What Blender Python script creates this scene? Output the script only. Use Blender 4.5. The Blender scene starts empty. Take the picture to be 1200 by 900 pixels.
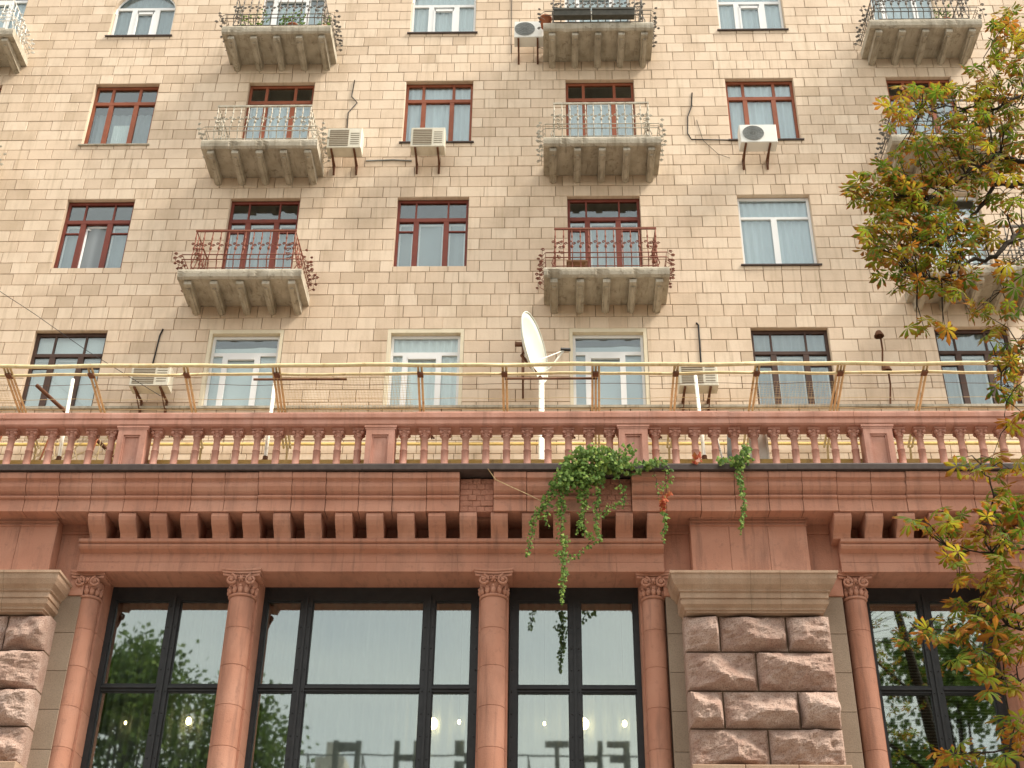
import bpy, math, random
from math import sin, cos, pi, radians
from mathutils import Vector, noise, Matrix
R = random.Random(7)
sc = bpy.context.scene
# ------------------------------------------------------------------ camera
cam_d = bpy.data.cameras.new('camera'); cam = bpy.data.objects.new('camera', cam_d)
sc.collection.objects.link(cam); sc.camera = cam
cam_d.sensor_width = 36; cam_d.lens = 36*1535/1200; cam_d.clip_end = 2000; cam_d.clip_start = .1
PT, YW, RL, FPX = radians(31.909), radians(-1.740), radians(.749), 1535.0
CP = Vector((0, 0, 1.6))
fw = Vector((sin(YW)*cos(PT), cos(YW)*cos(PT), sin(PT)))
rt = fw.cross(Vector((0, 0, 1))).normalized(); up = rt.cross(fw)
rt, up = cos(RL)*rt+sin(RL)*up, -sin(RL)*rt+cos(RL)*up
M = Matrix((rt, up, -fw)).transposed().to_4x4(); M.translation = CP
cam.matrix_world = M
# ------------------------------------------------------------------ sky, sun, exposure
SUN = Vector((.62, -.16, .76)).normalized()
w = bpy.data.worlds.new('World'); sc.world = w; w.use_nodes = True
nt = w.node_tree; nt.nodes.clear()
out = nt.nodes.new('ShaderNodeOutputWorld'); bg = nt.nodes.new('ShaderNodeBackground')
sky = nt.nodes.new('ShaderNodeTexSky'); sky.sky_type = 'NISHITA'; sky.sun_disc = False
sky.sun_elevation = math.asin(SUN.z); sky.sun_rotation = math.atan2(SUN.x, SUN.y)
sky.air_density = 1.0; sky.dust_density = 2.0
tc = nt.nodes.new('ShaderNodeTexCoord'); nz = nt.nodes.new('ShaderNodeTexNoise')
nz.inputs['Scale'].default_value = 2.6; nz.inputs['Detail'].default_value = 6; nz.inputs['Roughness'].default_value = .55
mp = nt.nodes.new('ShaderNodeMapping'); mp.inputs['Scale'].default_value = (1, 1, 2.2)
rp = nt.nodes.new('ShaderNodeValToRGB'); rp.color_ramp.elements[0].position = .30; rp.color_ramp.elements[1].position = .62
rp.color_ramp.elements[0].color = (.62, .62, .62, 1)
mx = nt.nodes.new('ShaderNodeMix'); mx.data_type = 'RGBA'
mx.inputs[7].default_value = (7.4, 7.25, 6.75, 1)
L = nt.links.new
L(tc.outputs['Generated'], mp.inputs[0]); L(mp.outputs[0], nz.inputs['Vector']); L(nz.outputs[0], rp.inputs[0])
L(rp.outputs[0], mx.inputs[0]); L(sky.outputs[0], mx.inputs[6]); L(mx.outputs[2], bg.inputs[0])
bg.inputs[1].default_value = .09; L(bg.outputs[0], out.inputs[0])
sd = bpy.data.lights.new('sun', 'SUN'); sun = bpy.data.objects.new('sun', sd); sc.collection.objects.link(sun)
sd.energy = 2.8; sd.angle = radians(18); sd.color = (1, .91, .78)
sun.rotation_euler = SUN.to_track_quat('Z', 'Y').to_euler(); sun.location = (30, -10, 45)
sc.view_settings.view_transform = 'Standard'; sc.view_settings.look = 'None'
sc.view_settings.exposure = 1.42; sc.view_settings.gamma = 1

# ------------------------------------------------------------------ materials
def nodes(name):
    m = bpy.data.materials.new(name); m.use_nodes = True
    n = m.node_tree; b = n.nodes['Principled BSDF']
    return m, n, b
def surf(name, cols, rough=.8, nscale=3.0, bump=.15, bscale=40, vary=0.0, streak=0.0, speck=0.0, metal=0.0, dirt=(.08, .06, .045), spots=0.0):
    """weathered surface: colour ramp over noise, per-piece variation, stains, fine relief"""
    m, n, b = nodes(name); N = n.nodes.new; K = n.links.new
    geo = N('ShaderNodeNewGeometry')
    nz = N('ShaderNodeTexNoise'); nz.inputs['Scale'].default_value = nscale; nz.inputs['Detail'].default_value = 5
    K(geo.outputs['Position'], nz.inputs['Vector'])
    rp = N('ShaderNodeValToRGB'); cr = rp.color_ramp
    cr.elements[0].color = (*cols[0], 1); cr.elements[1].color = (*cols[-1], 1)
    cr.elements[0].position = .25; cr.elements[1].position = .75
    for i, c in enumerate(cols[1:-1]):
        e = cr.elements.new(.25+.5*(i+1)/(len(cols)-1)); e.color = (*c, 1)
    fac = nz.outputs[0]
    if vary:
        oi = N('ShaderNodeObjectInfo'); ad = N('ShaderNodeMath'); ad.operation = 'ADD'
        K(oi.outputs['Random'], ad.inputs[0]); K(geo.outputs['Random Per Island'], ad.inputs[1])
        fr = N('ShaderNodeMath'); fr.operation = 'FRACT'; K(ad.outputs[0], fr.inputs[0])
        mm = N('ShaderNodeMix'); mm.inputs[0].default_value = vary
        K(nz.outputs[0], mm.inputs[2]); K(fr.outputs[0], mm.inputs[3]); fac = mm.outputs[0]
    K(fac, rp.inputs[0]); col = rp.outputs[0]
    def mixin(col, fac, color):
        x = N('ShaderNodeMix'); x.data_type = 'RGBA'; K(fac, x.inputs[0]); K(col, x.inputs[6]); x.inputs[7].default_value = (*color, 1)
        return x.outputs[2]
    if streak:
        s = N('ShaderNodeTexNoise'); s.inputs['Scale'].default_value = 1; s.inputs['Detail'].default_value = 6; s.inputs['Roughness'].default_value = .65
        q = N('ShaderNodeMapping'); q.inputs['Scale'].default_value = (2.6, 1, .7); K(geo.outputs['Position'], q.inputs[0]); K(q.outputs[0], s.inputs['Vector'])
        r2 = N('ShaderNodeValToRGB'); r2.color_ramp.elements[0].position = .5; r2.color_ramp.elements[1].position = .8
        r2.color_ramp.elements[1].color = (streak,)*3+(1,); K(s.outputs[0], r2.inputs[0]); col = mixin(col, r2.outputs[0], dirt)
    if streak:
        s = N('ShaderNodeTexNoise'); s.inputs['Scale'].default_value = 1; s.inputs['Detail'].default_value = 4; s.inputs['Roughness'].default_value = .6
        q = N('ShaderNodeMapping'); q.inputs['Scale'].default_value = (11, 2, .8); K(geo.outputs['Position'], q.inputs[0]); K(q.outputs[0], s.inputs['Vector'])
        r2 = N('ShaderNodeValToRGB'); r2.color_ramp.elements[0].position = .54; r2.color_ramp.elements[1].position = .76
        r2.color_ramp.elements[1].color = (min(1, streak*1.1),)*3+(1,); K(s.outputs[0], r2.inputs[0]); col = mixin(col, r2.outputs[0], dirt)
    if speck:
        s = N('ShaderNodeTexNoise'); s.inputs['Scale'].default_value = 55; s.inputs['Detail'].default_value = 3; K(geo.outputs['Position'], s.inputs['Vector'])
        r2 = N('ShaderNodeValToRGB'); r2.color_ramp.elements[0].position = .5; r2.color_ramp.elements[1].position = .62
        r2.color_ramp.elements[1].color = (speck,)*3+(1,); K(s.outputs[0], r2.inputs[0]); col = mixin(col, r2.outputs[0], dirt)
    if spots:
        s = N('ShaderNodeTexNoise'); s.inputs['Scale'].default_value = 7; s.inputs['Detail'].default_value = 8; s.inputs['Roughness'].default_value = .7; K(geo.outputs['Position'], s.inputs['Vector'])
        r2 = N('ShaderNodeValToRGB'); r2.color_ramp.elements[0].position = .56; r2.color_ramp.elements[1].position = .66
        r2.color_ramp.elements[1].color = (spots,)*3+(1,); K(s.outputs[0], r2.inputs[0]); col = mixin(col, r2.outputs[0], dirt)
    K(col, b.inputs['Base Color']); b.inputs['Roughness'].default_value = rough; b.inputs['Metallic'].default_value = metal
    b.inputs['Specular IOR Level'].default_value = .3
    if bump:
        bn = N('ShaderNodeTexNoise'); bn.inputs['Scale'].default_value = bscale; bn.inputs['Detail'].default_value = 4
        K(geo.outputs['Position'], bn.inputs['Vector'])
        bp = N('ShaderNodeBump'); bp.inputs['Strength'].default_value = bump; bp.inputs['Distance'].default_value = .02
        K(bn.outputs[0], bp.inputs['Height']); K(bp.outputs[0], b.inputs['Normal'])
    return m
tileM = surf('ceramic_tile', [(.56, .43, .305), (.69, .54, .395), (.64, .50, .365), (.73, .59, .445), (.70, .56, .415)], .6, .9, .14, 30, vary=.50, streak=.5, dirt=(.42, .31, .195), spots=.12)
mortarM = surf('mortar', [(.20, .14, .09), (.27, .195, .13)], .95, 6, .3, 60)
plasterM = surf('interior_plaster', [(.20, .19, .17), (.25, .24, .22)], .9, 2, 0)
terraM = surf('terracotta', [(.415, .192, .127), (.465, .227, .153), (.505, .268, .19)], .8, 1.6, .3, 45, vary=.22, streak=.7, dirt=(.24, .125, .09), spots=.34)
terraD = surf('rough_brickwork', [(.36, .165, .11), (.44, .21, .145)], .95, 9, .9, 22, spots=.4, dirt=(.16, .08, .05))
balM = surf('painted_terracotta', [(.48, .235, .165), (.54, .28, .21), (.59, .33, .26)], .75, 3, .2, 40, streak=.55, dirt=(.30, .15, .11), spots=.3)
concM = surf('weathered_concrete', [(.33, .29, .22), (.43, .385, .305), (.50, .455, .37)], .95, 4, .5, 28, streak=.6, spots=.55, dirt=(.13, .105, .07))
sandM = surf('sandstone_moulding', [(.33, .215, .145), (.41, .28, .195), (.46, .33, .24)], .85, 3, .3, 60, streak=.35, speck=.25, dirt=(.2, .15, .1))
ashM = surf('grey_ashlar', [(.27, .205, .15), (.34, .265, .20)], .9, 3, .3, 70, vary=.4, speck=.35, dirt=(.18, .14, .1))
rockM = surf('rusticated_granite', [(.33, .21, .165), (.42, .30, .245), (.50, .385, .33)], .85, 5, .8, 34, vary=.2, speck=.6, dirt=(.17, .10, .075))
brownM = surf('red_brown_wood', [(.22, .06, .026), (.30, .09, .042)], .5, 5, .1, 30, spots=.2)
redM = surf('dark_red_wood', [(.15, .032, .02), (.20, .048, .03)], .5, 5, .1, 30, spots=.2)
darkM = surf('dark_brown_wood', [(.055, .03, .022), (.09, .05, .036)], .55, 5, .1, 30)
whiteM = surf('white_plastic', [(.74, .75, .74), (.80, .80, .79)], .4, 3, 0)
creamM = surf('cream_plaster', [(.66, .58, .42), (.74, .66, .50)], .8, 5, .1, 30, spots=.25, dirt=(.45, .35, .22))
blackM = surf('black_steel', [(.022, .024, .026), (.035, .036, .038)], .45, 8, .15, 50)
gutM = surf('gutter_metal', [(.05, .036, .032), (.085, .065, .058)], .5, 8, .1, 30)
ironC = surf('cream_painted_iron', [(.30, .27, .21), (.56, .52, .43)], .7, 14, .1, 80, spots=.95, dirt=(.13, .07, .035))
ironR = surf('rusty_red_iron', [(.15, .045, .028), (.26, .095, .055)], .7, 14, .1, 80, spots=.7, dirt=(.06, .028, .018))
ironD = surf('dark_iron', [(.08, .07, .06), (.22, .20, .17)], .7, 14, .1, 80, spots=.6, dirt=(.25, .12, .06))
ironW = surf('white_painted_iron', [(.62, .60, .54), (.74, .72, .66)], .7, 14, .1, 80, spots=.5, dirt=(.2, .1, .05))
pipeM = surf('yellowed_cream_pipe', [(.60, .47, .23), (.74, .64, .40)], .6, 9, .1, 60, spots=.55, dirt=(.32, .16, .06))
strutM = surf('ochre_steel_strut', [(.52, .39, .19), (.66, .55, .33)], .7, 9, .1, 60, spots=.6, dirt=(.22, .10, .04))
rustM = surf('rust', [(.10, .045, .025), (.18, .08, .04)], .85, 9, .2, 60)
wpostM = surf('white_post_paint', [(.68, .67, .58), (.80, .78, .70)], .5, 9, 0, spots=.3, dirt=(.4, .3, .15))
dishM = surf('dish_white', [(.58, .60, .53), (.65, .66, .59)], .5, 4, 0)
acM = surf('air_conditioner_shell', [(.58, .54, .43), (.68, .64, .53)], .6, 4, 0, streak=.3, dirt=(.35, .28, .18))
acW = surf('air_conditioner_white', [(.70, .70, .66), (.77, .77, .72)], .5, 4, 0)
grilM = surf('grille_brown', [(.17, .13, .085), (.22, .17, .11)], .7, 6, 0)
grilG = surf('grille_grey', [(.20, .21, .20), (.27, .28, .27)], .7, 6, 0)
cableM = surf('black_cable', [(.02, .02, .02), (.035, .03, .03)], .6, 4, 0)
ochreM = surf('ochre_edge', [(.50, .34, .10), (.60, .44, .18)], .9, 6, .2, 40, spots=.6, dirt=(.2, .14, .08))
floorM = surf('terrace_screed', [(.25, .22, .18), (.33, .30, .25)], .95, 3, .2, 20)
barkM = surf('bark', [(.03, .022, .016), (.06, .045, .032)], .95, 12, .6, 50)
paveM = surf('paving', [(.24, .21, .18), (.34, .30, .26)], .9, 2, .1, 20)
asphM = surf('asphalt', [(.045, .045, .045), (.06, .06, .06)], .9, 2, .2, 60)
soilM = surf('ground', [(.10, .09, .06), (.16, .14, .10)], .95, .5, .1, 5)
potM = surf('terracotta_pot', [(.34, .11, .05), (.42, .16, .08)], .8, 6, 0)
woodM = surf('old_wood', [(.20, .10, .05), (.30, .17, .09)], .8, 9, .1, 30)
boxM = surf('planter_plastic', [(.05, .05, .04), (.09, .085, .07)], .6, 9, 0)
boardM = surf('grey_board', [(.20, .24, .24), (.34, .38, .38)], .6, 5, 0)
farM = surf('pale_render', [(.42, .40, .36), (.50, .48, .43)], .9, .6, 0)
farG = surf('far_glass', [(.03, .035, .04), (.05, .055, .06)], .2, .6, 0)
signM = surf('sign_metal', [(.10, .10, .09), (.16, .16, .15)], .7, 2, 0)
whitetr = surf('white_chip', [(.75, .72, .6), (.8, .78, .7)], .8, 3, 0)

def glass(name, fac, tint, gl=(.9, .95, .96)):
    m = bpy.data.materials.new(name); m.use_nodes = True; n = m.node_tree; n.nodes.clear()
    N = n.nodes.new; K = n.links.new
    o = N('ShaderNodeOutputMaterial'); mx = N('ShaderNodeMixShader'); t = N('ShaderNodeBsdfTransparent'); g = N('ShaderNodeBsdfGlossy')
    g.inputs['Roughness'].default_value = .02; g.inputs['Color'].default_value = (*gl, 1); t.inputs[0].default_value = (*tint, 1)
    lw = N('ShaderNodeLayerWeight'); fr = N('ShaderNodeMath'); fr.operation = 'POWER'; fr.inputs[1].default_value = 4.0; K(lw.outputs['Facing'], fr.inputs[0])
    ad = N('ShaderNodeMath'); ad.operation = 'ADD'; ad.use_clamp = True; ad.inputs[1].default_value = fac; K(fr.outputs[0], ad.inputs[0])
    geo = N('ShaderNodeNewGeometry'); nz = N('ShaderNodeTexNoise'); nz.inputs['Scale'].default_value = 1.3
    K(geo.outputs['Position'], nz.inputs['Vector'])
    bp = N('ShaderNodeBump'); bp.inputs['Strength'].default_value = .012; bp.inputs['Distance'].default_value = .03
    K(nz.outputs[0], bp.inputs['Height']); K(bp.outputs[0], g.inputs['Normal'])
    K(ad.outputs[0], mx.inputs[0]); K(t.outputs[0], mx.inputs[1]); K(g.outputs[0], mx.inputs[2]); K(mx.outputs[0], o.inputs[0])
    return m
glassU = glass('window_glass', .10, (.90, .94, .94), (.82, .88, .90))
glassS = glass('shop_glass', .27, (.82, .87, .84), (.72, .78, .755))
def cloth(name, col, trans=.5, alpha=0.0):
    m = bpy.data.materials.new(name); m.use_nodes = True; n = m.node_tree; n.nodes.clear()
    N = n.nodes.new; K = n.links.new
    o = N('ShaderNodeOutputMaterial'); d = N('ShaderNodeBsdfDiffuse'); t = N('ShaderNodeBsdfTranslucent'); mx = N('ShaderNodeMixShader')
    d.inputs[0].default_value = (*col, 1); t.inputs[0].default_value = (*col, 1); mx.inputs[0].default_value = trans
    K(d.outputs[0], mx.inputs[1]); K(t.outputs[0], mx.inputs[2]); last = mx.outputs[0]
    if alpha:
        tr = N('ShaderNodeBsdfTransparent'); m2 = N('ShaderNodeMixShader'); m2.inputs[0].default_value = alpha
        K(last, m2.inputs[1]); K(tr.outputs[0], m2.inputs[2]); last = m2.outputs[0]
    K(last, o.inputs[0]); return m
curtM = cloth('sheer_curtain', (.66, .71, .74), .12, .05)
curtG = cloth('grey_curtain', (.36, .40, .42), .15)
curtW = cloth('white_blind', (.84, .87, .85), .1)
shopC = cloth('shop_voile', (.40, .42, .395), .4, .15)
blindM = cloth('dark_blind', (.045, .036, .028), .2)
bulbM = bpy.data.materials.new('lamp_glow'); bulbM.use_nodes = True
b_ = bulbM.node_tree.nodes['Principled BSDF']; b_.inputs['Emission Color'].default_value = (1, .72, .36, 1); b_.inputs['Emission Strength'].default_value = 8
def leafmat(name, cols, brown, tr=.45):
    m = bpy.data.materials.new(name); m.use_nodes = True; n = m.node_tree; n.nodes.clear()
    N = n.nodes.new; K = n.links.new
    o = N('ShaderNodeOutputMaterial'); d = N('ShaderNodeBsdfPrincipled'); t = N('ShaderNodeBsdfTranslucent'); mx = N('ShaderNodeMixShader')
    d.inputs['Roughness'].default_value = .7; d.inputs['Specular IOR Level'].default_value = .25; mx.inputs[0].default_value = tr
    geo = N('ShaderNodeNewGeometry'); oi = N('ShaderNodeObjectInfo'); at_ = N('ShaderNodeAttribute'); at_.attribute_name = 'tip'
    vc = N('ShaderNodeAttribute'); vc.attribute_name = 'leafrand'
    a1 = N('ShaderNodeMath'); a1.operation = 'ADD'; K(vc.outputs['Fac'], a1.inputs[0]); K(oi.outputs['Random'], a1.inputs[1])
    f1 = N('ShaderNodeMath'); f1.operation = 'FRACT'; K(a1.outputs[0], f1.inputs[0])
    ms = N('ShaderNodeMix'); ms.inputs[0].default_value = .25; K(f1.outputs[0], ms.inputs[2]); K(geo.outputs['Random Per Island'], ms.inputs[3])
    rp = N('ShaderNodeValToRGB'); cr = rp.color_ramp
    cr.elements[0].color = (*cols[0], 1); cr.elements[1].color = (*cols[-1], 1); cr.elements[0].position = .06; cr.elements[1].position = .86
    for i, c in enumerate(cols[1:-1]):
        e = cr.elements.new(.1+.82*(i+1)/(len(cols)-1)); e.color = (*c, 1)
    K(ms.outputs[0], rp.inputs[0])
    nz = N('ShaderNodeTexNoise'); nz.inputs['Scale'].default_value = 22; K(geo.outputs['Position'], nz.inputs['Vector'])
    m1 = N('ShaderNodeMath'); m1.operation = 'MULTIPLY'; K(nz.outputs[0], m1.inputs[0]); K(at_.outputs['Fac'], m1.inputs[1])
    r2 = N('ShaderNodeValToRGB'); r2.color_ramp.elements[0].position = .22; r2.color_ramp.elements[1].position = .50; K(m1.outputs[0], r2.inputs[0])
    cm = N('ShaderNodeMix'); cm.data_type = 'RGBA'; K(r2.outputs[0], cm.inputs[0]); K(rp.outputs[0], cm.inputs[6]); cm.inputs[7].default_value = (*brown, 1)
    K(cm.outputs[2], d.inputs['Base Color']); K(cm.outputs[2], t.inputs[0])
    K(d.outputs[0], mx.inputs[1]); K(t.outputs[0], mx.inputs[2]); K(mx.outputs[0], o.inputs[0]); return m
chestM = leafmat('chestnut_leaf', [(.06, .11, .012), (.09, .16, .015), (.14, .22, .02), (.22, .26, .022), (.40, .33, .03), (.33, .14, .02)], (.32, .10, .02), .52)
ivyM = leafmat('creeper_leaf', [(.05, .11, .02), (.10, .19, .03), (.17, .28, .045), (.27, .36, .07)], (.10, .16, .04), .3)
ivyR = leafmat('creeper_red_leaf', [(.30, .04, .02), (.40, .10, .03), (.22, .18, .04)], (.35, .05, .02), .3)
farL = leafmat('far_leaf', [(.06, .10, .02), (.10, .17, .03), (.16, .22, .04)], (.06, .08, .02), .3)

# ------------------------------------------------------------------ mesh helpers
class MB:
    def __init__(s): s.v = []; s.f = []; s.sm = []; s.att = None
    def add(s, vs, fs, smooth=False):
        o = len(s.v); s.v += [tuple(p) for p in vs]
        s.f += [tuple(i+o for i in f) for f in fs]; s.sm += [smooth]*len(fs); return s
    def box(s, x0, x1, y0, y1, z0, z1):
        v = [(x, y, z) for x in (x0, x1) for y in (y0, y1) for z in (z0, z1)]
        return s.add(v, [(0, 1, 3, 2), (4, 6, 7, 5), (0, 4, 5, 1), (2, 3, 7, 6), (0, 2, 6, 4), (1, 5, 7, 3)])
    def tile(s, x0, x1, z0, z1, yf, d=.03, b=.006):
        v = [(x0+b, yf, z0+b), (x1-b, yf, z0+b), (x1-b, yf, z1-b), (x0+b, yf, z1-b),
             (x0, yf+b, z0), (x1, yf+b, z0), (x1, yf+b, z1), (x0, yf+b, z1),
             (x0, yf+d, z0), (x1, yf+d, z0), (x1, yf+d, z1), (x0, yf+d, z1)]
        f = [(0, 1, 2, 3)]
        for i in range(4):
            j = (i+1) % 4; f += [(4+i, 4+j, j, i), (8+i, 8+j, 4+j, 4+i)]
        return s.add(v, f)
    def prism(s, prof, x0, x1):
        n = len(prof); v = [(x0, y, z) for y, z in prof]+[(x1, y, z) for y, z in prof]
        f = [(i, (i+1) % n, n+(i+1) % n, n+i) for i in range(n)]+[tuple(range(n-1, -1, -1)), tuple(range(n, 2*n))]
        return s.add(v, f)
    def lathe(s, cx, cy, prof, n=12, a0=0, a1=2*pi, smooth=True):
        full = abs(a1-a0-2*pi) < 1e-6; k = n if full else n+1; v = []
        for r, z in prof:
            for i in range(k):
                a = a0+(a1-a0)*i/n; v.append((cx+r*cos(a), cy+r*sin(a), z))
        f = []
        for j in range(len(prof)-1):
            for i in range(n):
                i2 = (i+1) % k; f.append((j*k+i, j*k+i2, (j+1)*k+i2, (j+1)*k+i))
        return s.add(v, f, smooth)
    def tube(s, pts, r, n=6, cap=True):
        pts = [Vector(p) for p in pts]; rs = r if isinstance(r, (list, tuple)) else [r]*len(pts); v = []
        ref = Vector((.13, .21, 1)).normalized()
        for i, p in enumerate(pts):
            t = (pts[min(i+1, len(pts)-1)]-pts[max(i-1, 0)])
            if t.length < 1e-9: t = Vector((0, 0, 1))
            t.normalize(); a = t.cross(ref)
            if a.length < .1: a = t.cross(Vector((1, 0, 0)))
            a.normalize(); b = t.cross(a)
            for k in range(n):
                an = 2*pi*k/n; v.append(p+(a*cos(an)+b*sin(an))*rs[i])
        f = [(i*n+k, i*n+(k+1) % n, (i+1)*n+(k+1) % n, (i+1)*n+k) for i in range(len(pts)-1) for k in range(n)]
        if cap: f += [tuple(range(n)), tuple(range((len(pts)-1)*n, len(pts)*n))]
        return s.add(v, f, True)
    def ball(s, c, r, n=8, sx=1, sy=1, sz=1):
        v = []; f = []; m = max(4, n//2+1)
        for j in range(m+1):
            t = pi*j/m
            for i in range(n):
                a = 2*pi*i/n; v.append((c[0]+sx*r*sin(t)*cos(a), c[1]+sy*r*sin(t)*sin(a), c[2]+sz*r*cos(t)))
        for j in range(m):
            for i in range(n): f.append((j*n+i, j*n+(i+1) % n, (j+1)*n+(i+1) % n, (j+1)*n+i))
        return s.add(v, f, True)
    def mesh(s, name, mat):
        me = bpy.data.meshes.new(name); me.from_pydata(s.v, [], s.f); me.materials.append(mat)
        me.polygons.foreach_set('use_smooth', s.sm)
        if s.att:
            for an, vals in s.att.items():
                at_ = me.attributes.new(an, 'FLOAT', 'POINT'); at_.data.foreach_set('value', vals)
        me.update(); return me
    def build(s, name, mat, parent=None, kind=None, loc=None, label=None):
        return link(name, s.mesh(name, mat), parent, kind, loc, label)
def link(name, me, parent=None, kind=None, loc=None, label=None):
    o = bpy.data.objects.new(name, me); sc.collection.objects.link(o)
    if parent: o.parent = parent
    if loc is not None: o.location = loc
    if kind: o['kind'] = kind
    if label: o['label'] = label
    return o
def tag(o, label, cat, group=None, kind=None):
    o['label'] = label; o['category'] = cat
    if group: o['group'] = group
    if kind: o['kind'] = kind
    return o
def thing(name, label, cat, group=None, loc=(0, 0, 0)):
    o = bpy.data.objects.new(name, None); sc.collection.objects.link(o); o.location = loc
    o.empty_display_size = .2; return tag(o, label, cat, group)
def at(px, py, Y):
    d = fw*FPX+rt*(px-600)-up*(py-450)
    return CP+d*(Y/d.y)

# ------------------------------------------------------------------ the setting
MB().box(-600, 600, -600, 600, -.6, -.016).build('ground', soilM, kind='structure')
MB().box(-120, 120, 3.0, 40, -.5, .0).build('pavement', paveM, kind='structure')
MB().box(-120, 120, -24, 3.0, -.5, -.012).build('road', asphM, kind='structure')
MB().box(-120, 120, 2.85, 3.0, -.5, .12).build('kerb', paveM, kind='structure')
mk = MB()
for i in range(-20, 21): mk.box(i*5-1.2, i*5+1.2, -10.07, -9.93, -.011, -.006)
mk.build('lane_marking', whiteM, kind='structure')
MB().box(-120, 120, -60, -24, -.5, .0).build('far_pavement', paveM, kind='structure')

# ------------------------------------------------------------------ apartment building (upper storeys)
W = 21.6; H = 3.41; CH = H/12
TOP = [26.58, 23.17, 19.76, 16.35]
BAY = {'G': -13.1, 'A': -9.53, 'Z': -16.7}
BX = {'Z': (-17.4, -15.9), 'H': (-13.93, -12.43), 'A': (-10.265, -8.80), 'B': (-6.735, -5.235), 'C': (-3.15, -1.624),
      'D': (.468, 2.005), 'E': (4.063, 5.59), 'F': (7.67, 9.12), 'J': (11.25, 12.75)}
X0, X1, Z0, Z1 = -19.0, 14.6, 12.1, 27.72
OPEN = {}   # (bay,row) -> (x0,x1,zb,zt)
for b, (a, c) in BX.items():
    for r in range(4):
        if b in 'HBDF' and r < 3: zb = 23.96-H*r; zt = TOP[r]
        elif r == 0: zb, zt = 24.73, 26.62
        elif r == 3: zb, zt = 14.55, TOP[3]
        else: zb, zt = TOP[r]-1.84, TOP[r]
        OPEN[(b, r)] = (a, c, zb, zt)
apt = thing('apartment_building', 'apartment block faced in beige ceramic tiles with balconies, above the pink shopfront', 'building', loc=(0, W, 12.1))
def P(mb, name, mat, parent=apt, kind=None, label=None):
    """part of a thing that sits at a non-zero origin: keep world coordinates"""
    root = parent
    off = Vector((0, 0, 0)); q = parent
    while q: off += Vector(q.location); q = q.parent
    mb.v = [(a-off.x, b-off.y, c-off.z) for a, b, c in mb.v]
    return mb.build(name, mat, parent, kind, label=label)
# backing masonry with openings
bk = MB(); xs = sorted(BX.values()); prev = X0
for a, c in xs:
    bk.box(prev, a, W+.012, W+.24, Z0, Z1); prev = c
bk.box(prev, X1, W+.012, W+.24, Z0, Z1)
for b, (a, c) in BX.items():
    z = Z0
    for r in (3, 2, 1, 0):
        o = OPEN[(b, r)]; bk.box(a, c, W+.012, W+.24, z, o[2]); z = o[3]
    bk.box(a, c, W+.012, W+.24, z, Z1)
P(bk, 'wall', mortarM)
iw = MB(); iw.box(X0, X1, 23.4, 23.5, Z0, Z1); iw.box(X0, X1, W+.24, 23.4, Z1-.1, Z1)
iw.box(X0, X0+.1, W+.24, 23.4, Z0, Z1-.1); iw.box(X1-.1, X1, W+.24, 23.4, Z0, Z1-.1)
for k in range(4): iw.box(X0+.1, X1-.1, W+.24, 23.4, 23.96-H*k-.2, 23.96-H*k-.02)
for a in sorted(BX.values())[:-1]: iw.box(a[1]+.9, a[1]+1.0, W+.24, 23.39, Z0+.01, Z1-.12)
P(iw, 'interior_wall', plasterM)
# tiles, course by course
tiles = []; k0 = math.floor((Z0-19.76)/CH)
k = k0
while 19.76+k*CH < Z1-.05:
    z0 = 19.76+k*CH; z1 = z0+CH; zc = (z0+z1)/2
    cuts = [(o[0], o[1], o[2], o[3], key) for key, o in OPEN.items() if o[2] < z1-.01 and o[3] > z0+.01]
    cuts.sort(); segs = []; x = X0
    for a, c, zb, zt, key in cuts:
        segs.append((x, a, z0, z1))
        if zb > z0+.03: segs.append((a, c, z0, zb))
        if zt < z1-.03: segs.append((a, c, zt, z1))
        x = c
    segs.append((x, X1, z0, z1))
    for a, c, s0, s1 in segs:
        free = a == X0 or c == X1 or c-a > 4
        if c-a > 4:
            x = a+((.26 if k % 2 else 0)+R.uniform(0, .06)); lst = [a, x] if x > a+.12 else [a]
            while x < c-.65:
                inw = any(q[0]-.15 < x < q[1]-.2 for q in BX.values())
                x += (R.choice((.375, .385, .37, .30)) if inw else R.choice((.50, .51, .52, .38, .50))); lst.append(x)
            lst.append(c)
        elif c-a < 1.7:
            n = 4; lst = [a+(c-a)*i/n for i in range(n+1)]
        else:
            n = 4; step = (c-a)/n; j = R.uniform(-.03, .03)
            lst = [a]+[a+step*(i+.5)+j for i in range(n)]+[c] if k % 2 else [a]+[a+step*i+j for i in range(1, n)]+[c]
        for i in range(len(lst)-1): tiles.append((lst[i]+.005, lst[i+1]-.005, s0+.0045, s1-.0045))
    k += 1
tiles.sort(key=lambda t: t[2])
vis = [t for t in tiles if t[2] > 13.85 and -11.6 < t[0] < 9.3]
single = set(map(id, vis[:290])); shared = {}
big = MB()
for t in tiles:
    dy = R.uniform(-.004, .004)
    if id(t) in single:
        wq = round(t[1]-t[0], 2); hq = round(t[3]-t[2], 2); key = (wq, hq)
        if key not in shared:
            shared[key] = MB().tile(-(t[1]-t[0])/2, (t[1]-t[0])/2, -(t[3]-t[2])/2, (t[3]-t[2])/2, 0).mesh('tile', tileM)
        link('tile', shared[key], apt, loc=((t[0]+t[1])/2, dy-.016, (t[2]+t[3])/2-12.1))
    else: big.tile(*t, W-.016+dy)
P(big, 'tile', tileM, kind='stuff')
# string ledge under the lowest windows, roof parapet
lg = MB(); lg.box(X0, X1, W-.07, W-.017, 14.49, 14.54); P(lg, 'string_ledge', concM)
pp = MB(); pp.box(X0, X1, W-.25, W+.3, Z1, Z1+.25); P(pp, 'parapet', sandM)

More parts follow.
